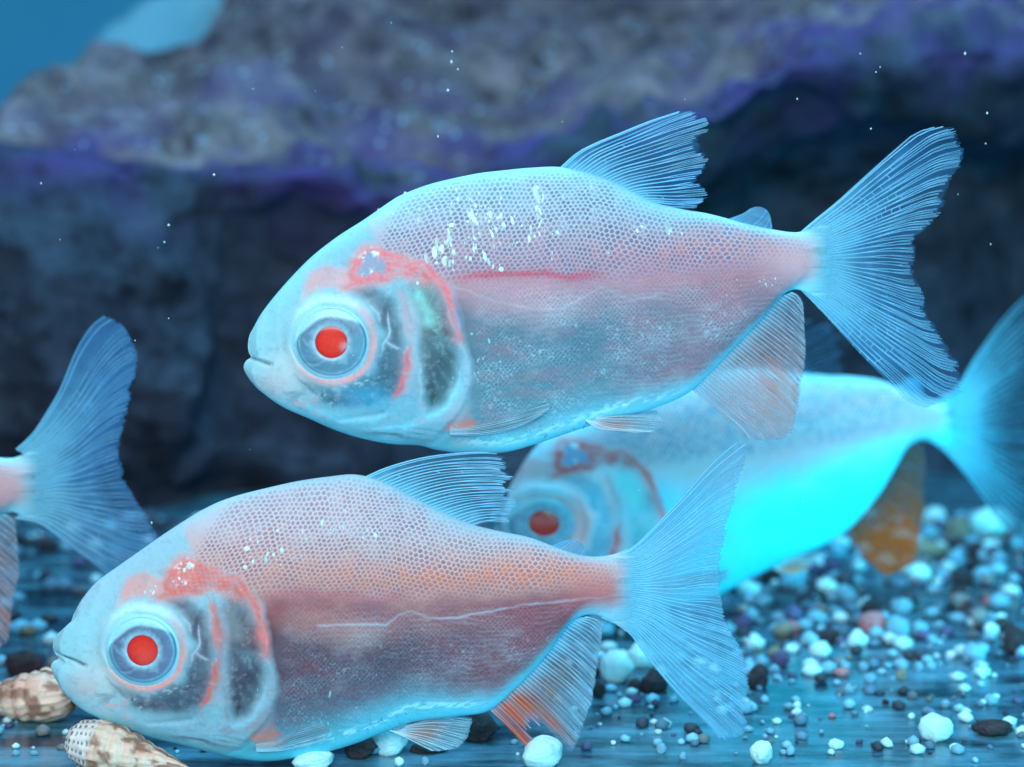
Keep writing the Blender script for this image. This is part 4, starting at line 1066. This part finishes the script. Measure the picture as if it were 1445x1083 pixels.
BASE_G = (124, 200, 224)
def fins_params(kind):
    big = kind in 'AB'
    blue = (72, 140, 196) if kind != 'C' else (44, 56, 76)
    if kind == 'B': blue = (110, 172, 204)
    ray = {'A': (128, 196, 226), 'B': (128, 196, 226), 'C': (62, 92, 124), 'D': (100, 165, 205)}[kind]
    p = dict(
     caudal=dict(nrays=44 if big else 30, mem=blue, ray=ray, a0=.75, a1={'A': .2, 'B': .5, 'C': .5, 'D': .5}[kind], wave=4, jag=.07, raw=1.6, bars=1.0 if kind == 'A' else .3, bright_base=BASE_G, bbw=.46),
     dorsal=dict(nrays=26 if big else 14, mem=blue, ray=ray, a0=.55, a1=.26, wave=5, jag=.20, raw=1.7, bars=.12, bright_base=BASE_G),
     anal=dict(nrays=38 if big else 20, mem=(120, 165, 190), ray=(150, 186, 204), a0=.7, a1=.42, wave=3, jag=.05, raw=1.7, bright_base=(130, 205, 228),
        patch=[((216, 130, 100), .36, .42, .62, .6, .62)]),
     adipose=dict(nrays=8, mem=(110, 172, 205), ray=(110, 172, 205), a0=.8, a1=.7, wave=1, jag=.0, raw=1.0),
     pelvic=dict(nrays=9, mem=(130, 185, 205), ray=(165, 205, 220), a0=.55, a1=.4, wave=2, jag=.05, raw=1.7, patch=[((216, 140, 110), .55, .4, .4, .25, .6)]),
     pectoral=dict(nrays=10, mem=(120, 175, 200), ray=(140, 186, 204), a0=.16, a1=.14, wave=1, jag=.12, raw=1.3, patch=[((216, 150, 120), .8, .3, .12, .3, .5)]))
    if kind == 'B':
        p['anal']['patch'] = [((224, 92, 40), .14, .17, .25, .26, 1.1), ((205, 84, 44), .02, .07, .6, .5, 1.0), ((205, 96, 54), .25, .04, .6, .3, .9), ((165, 118, 92), .42, .2, .4, .3, .7)]
        p['anal']['torn'] = [(.135, .075, .48)]
    if kind == 'C':
        p['anal'].update(mem=(128, 84, 70), a0=.92, a1=.85, ray=(90, 100, 120), bright_base=None, patch=[((236, 84, 24), .16, .36, .75, .5, 1.3)])
        p['pelvic']['patch'] = [((240, 130, 80), .4, .5, .6, .5, .9)]
    return p

CL_A = [(632, 360, 16, 12, 18, 5.0, 1.25), (668, 345, 22, 16, 34, 4.0, 1.3), (690, 308, 30, 20, 40, 3.4, 1.4), (768, 298, 4, 18, 12, 4.2, 1.6), (765, 318, 12, 14, 12, 3.4, 1.5),
  (660, 285, 26, 14, 20, 2.8, 1.3), (840, 290, 30, 18, 14, 3.0, 1.3), (905, 325, 6, 12, 5, 3.6, 1.2), (955, 326, 16, 4, 6, 4.0, 1.2), (580, 300, 24, 16, 26, 2.4, 1.2), (740, 350, 40, 14, 12, 2.4, 1.3),
  (690, 520, 22, 22, 26, 2.3, 1.4), (800, 520, 40, 26, 30, 1.7, 1.5), (880, 480, 40, 30, 14, 1.4, 1.5), (1000, 420, 40, 18, 18, 1.5, 1.4), (1090, 395, 25, 8, 8, 1.5, 1.4), (790, 600, 60, 6, 30, 1.8, 1.5)]
CL_B = [(640, 335, 16, 8, 10, 3.6, 1.2), (618, 350, 14, 10, 8, 3.4, 1.2), (740, 290, 22, 10, 16, 2.4, 1.3), (790, 300, 20, 10, 10, 2.2, 1.3), (660, 310, 30, 18, 14, 2.2, 1.2), (520, 360, 5, 5, 5, 3.6, 1.1), (470, 396, 6, 4, 5, 3.4, 1.1), (510, 378, 5, 4, 3, 2.6, 1.1),
  (740, 575, 60, 10, 40, 1.6, 1.6), (830, 570, 50, 8, 30, 1.6, 1.6), (700, 530, 40, 25, 14, 1.3, 1.8)]

PL_A = Plane(350, .500, 1165, .508); PL_B = Plane(75, .482, 890, .486)
PL_C = Plane(769, .625, 1340, .705); PL_D = Plane(0, .545, 200, .545)
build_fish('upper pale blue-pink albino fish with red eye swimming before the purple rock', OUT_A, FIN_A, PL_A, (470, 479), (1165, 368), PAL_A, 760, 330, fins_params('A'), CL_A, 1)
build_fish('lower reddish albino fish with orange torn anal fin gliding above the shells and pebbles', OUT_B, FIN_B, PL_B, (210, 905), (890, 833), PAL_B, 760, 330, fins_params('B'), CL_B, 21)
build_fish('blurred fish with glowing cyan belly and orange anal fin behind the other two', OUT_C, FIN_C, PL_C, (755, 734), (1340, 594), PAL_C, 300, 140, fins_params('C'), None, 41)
ex, ey = xf([(470, 479)], D_SC, D_X, D_Y)[0]
build_fish('fish leaving the picture, only its spread blue tail fin showing by the dark rock', OUT_D, FIN_D, PL_D, (ex, ey), (D_X, D_Y), PAL_D, 300, 140, fins_params('D'), None, 61)

# ------------------------------------------------------------------ specks drifting in the water
def specks():
    bm_v = np.array([(1, 0, 0), (-1, 0, 0), (0, 1, 0), (0, -1, 0), (0, 0, 1), (0, 0, -1)], float)
    bm_f = np.array([(0, 2, 4), (2, 1, 4), (1, 3, 4), (3, 0, 4), (2, 0, 5), (1, 2, 5), (3, 1, 5), (0, 3, 5)])
    fixed = [(638, 73, 3), (637, 88, 3.4), (646, 98, 2), (632, 128, 3.6), (302, 247, 3.5), (238, 318, 3.5), (232, 342, 2), (58, 259, 2), (618, 193, 2.4), (214, 738, 3), (1362, 76, 2.5), (1242, 95, 1.8), (1236, 102, 1.6), (1393, 160, 2), (1214, 76, 1.6), (1125, 140, 1.6), (1229, 182, 1.8), (1391, 203, 1.6), (1398, 345, 1.8)]
    pts = list(fixed)
    for _ in range(24): pts.append((rng.uniform(0, 1445), rng.uniform(0, 760), rng.uniform(.8, 1.7)))
    V, Fc = [], []
    for i, (x, y, s) in enumerate(pts):
        d = rng.uniform(.46, .53); p = at_depth(x, y, d); m = d / F_PX
        V.append(bm_v * np.array([rng.uniform(.6, 1.2), .8, rng.uniform(.8, 1.5)]) * s * m * .75 + p); Fc.append(bm_f + 6 * i)
    V = np.vstack(V)
    o = link('floating_specks', mesh('floating_specks', V, np.vstack(Fc), True, np.tile(lin((215, 235, 235)), (len(V), 1))), mat_tint('speck', .5, .3))
    tag(o, 'tiny white specks of debris drifting in the clear water', 'debris', kind='stuff')
specks()
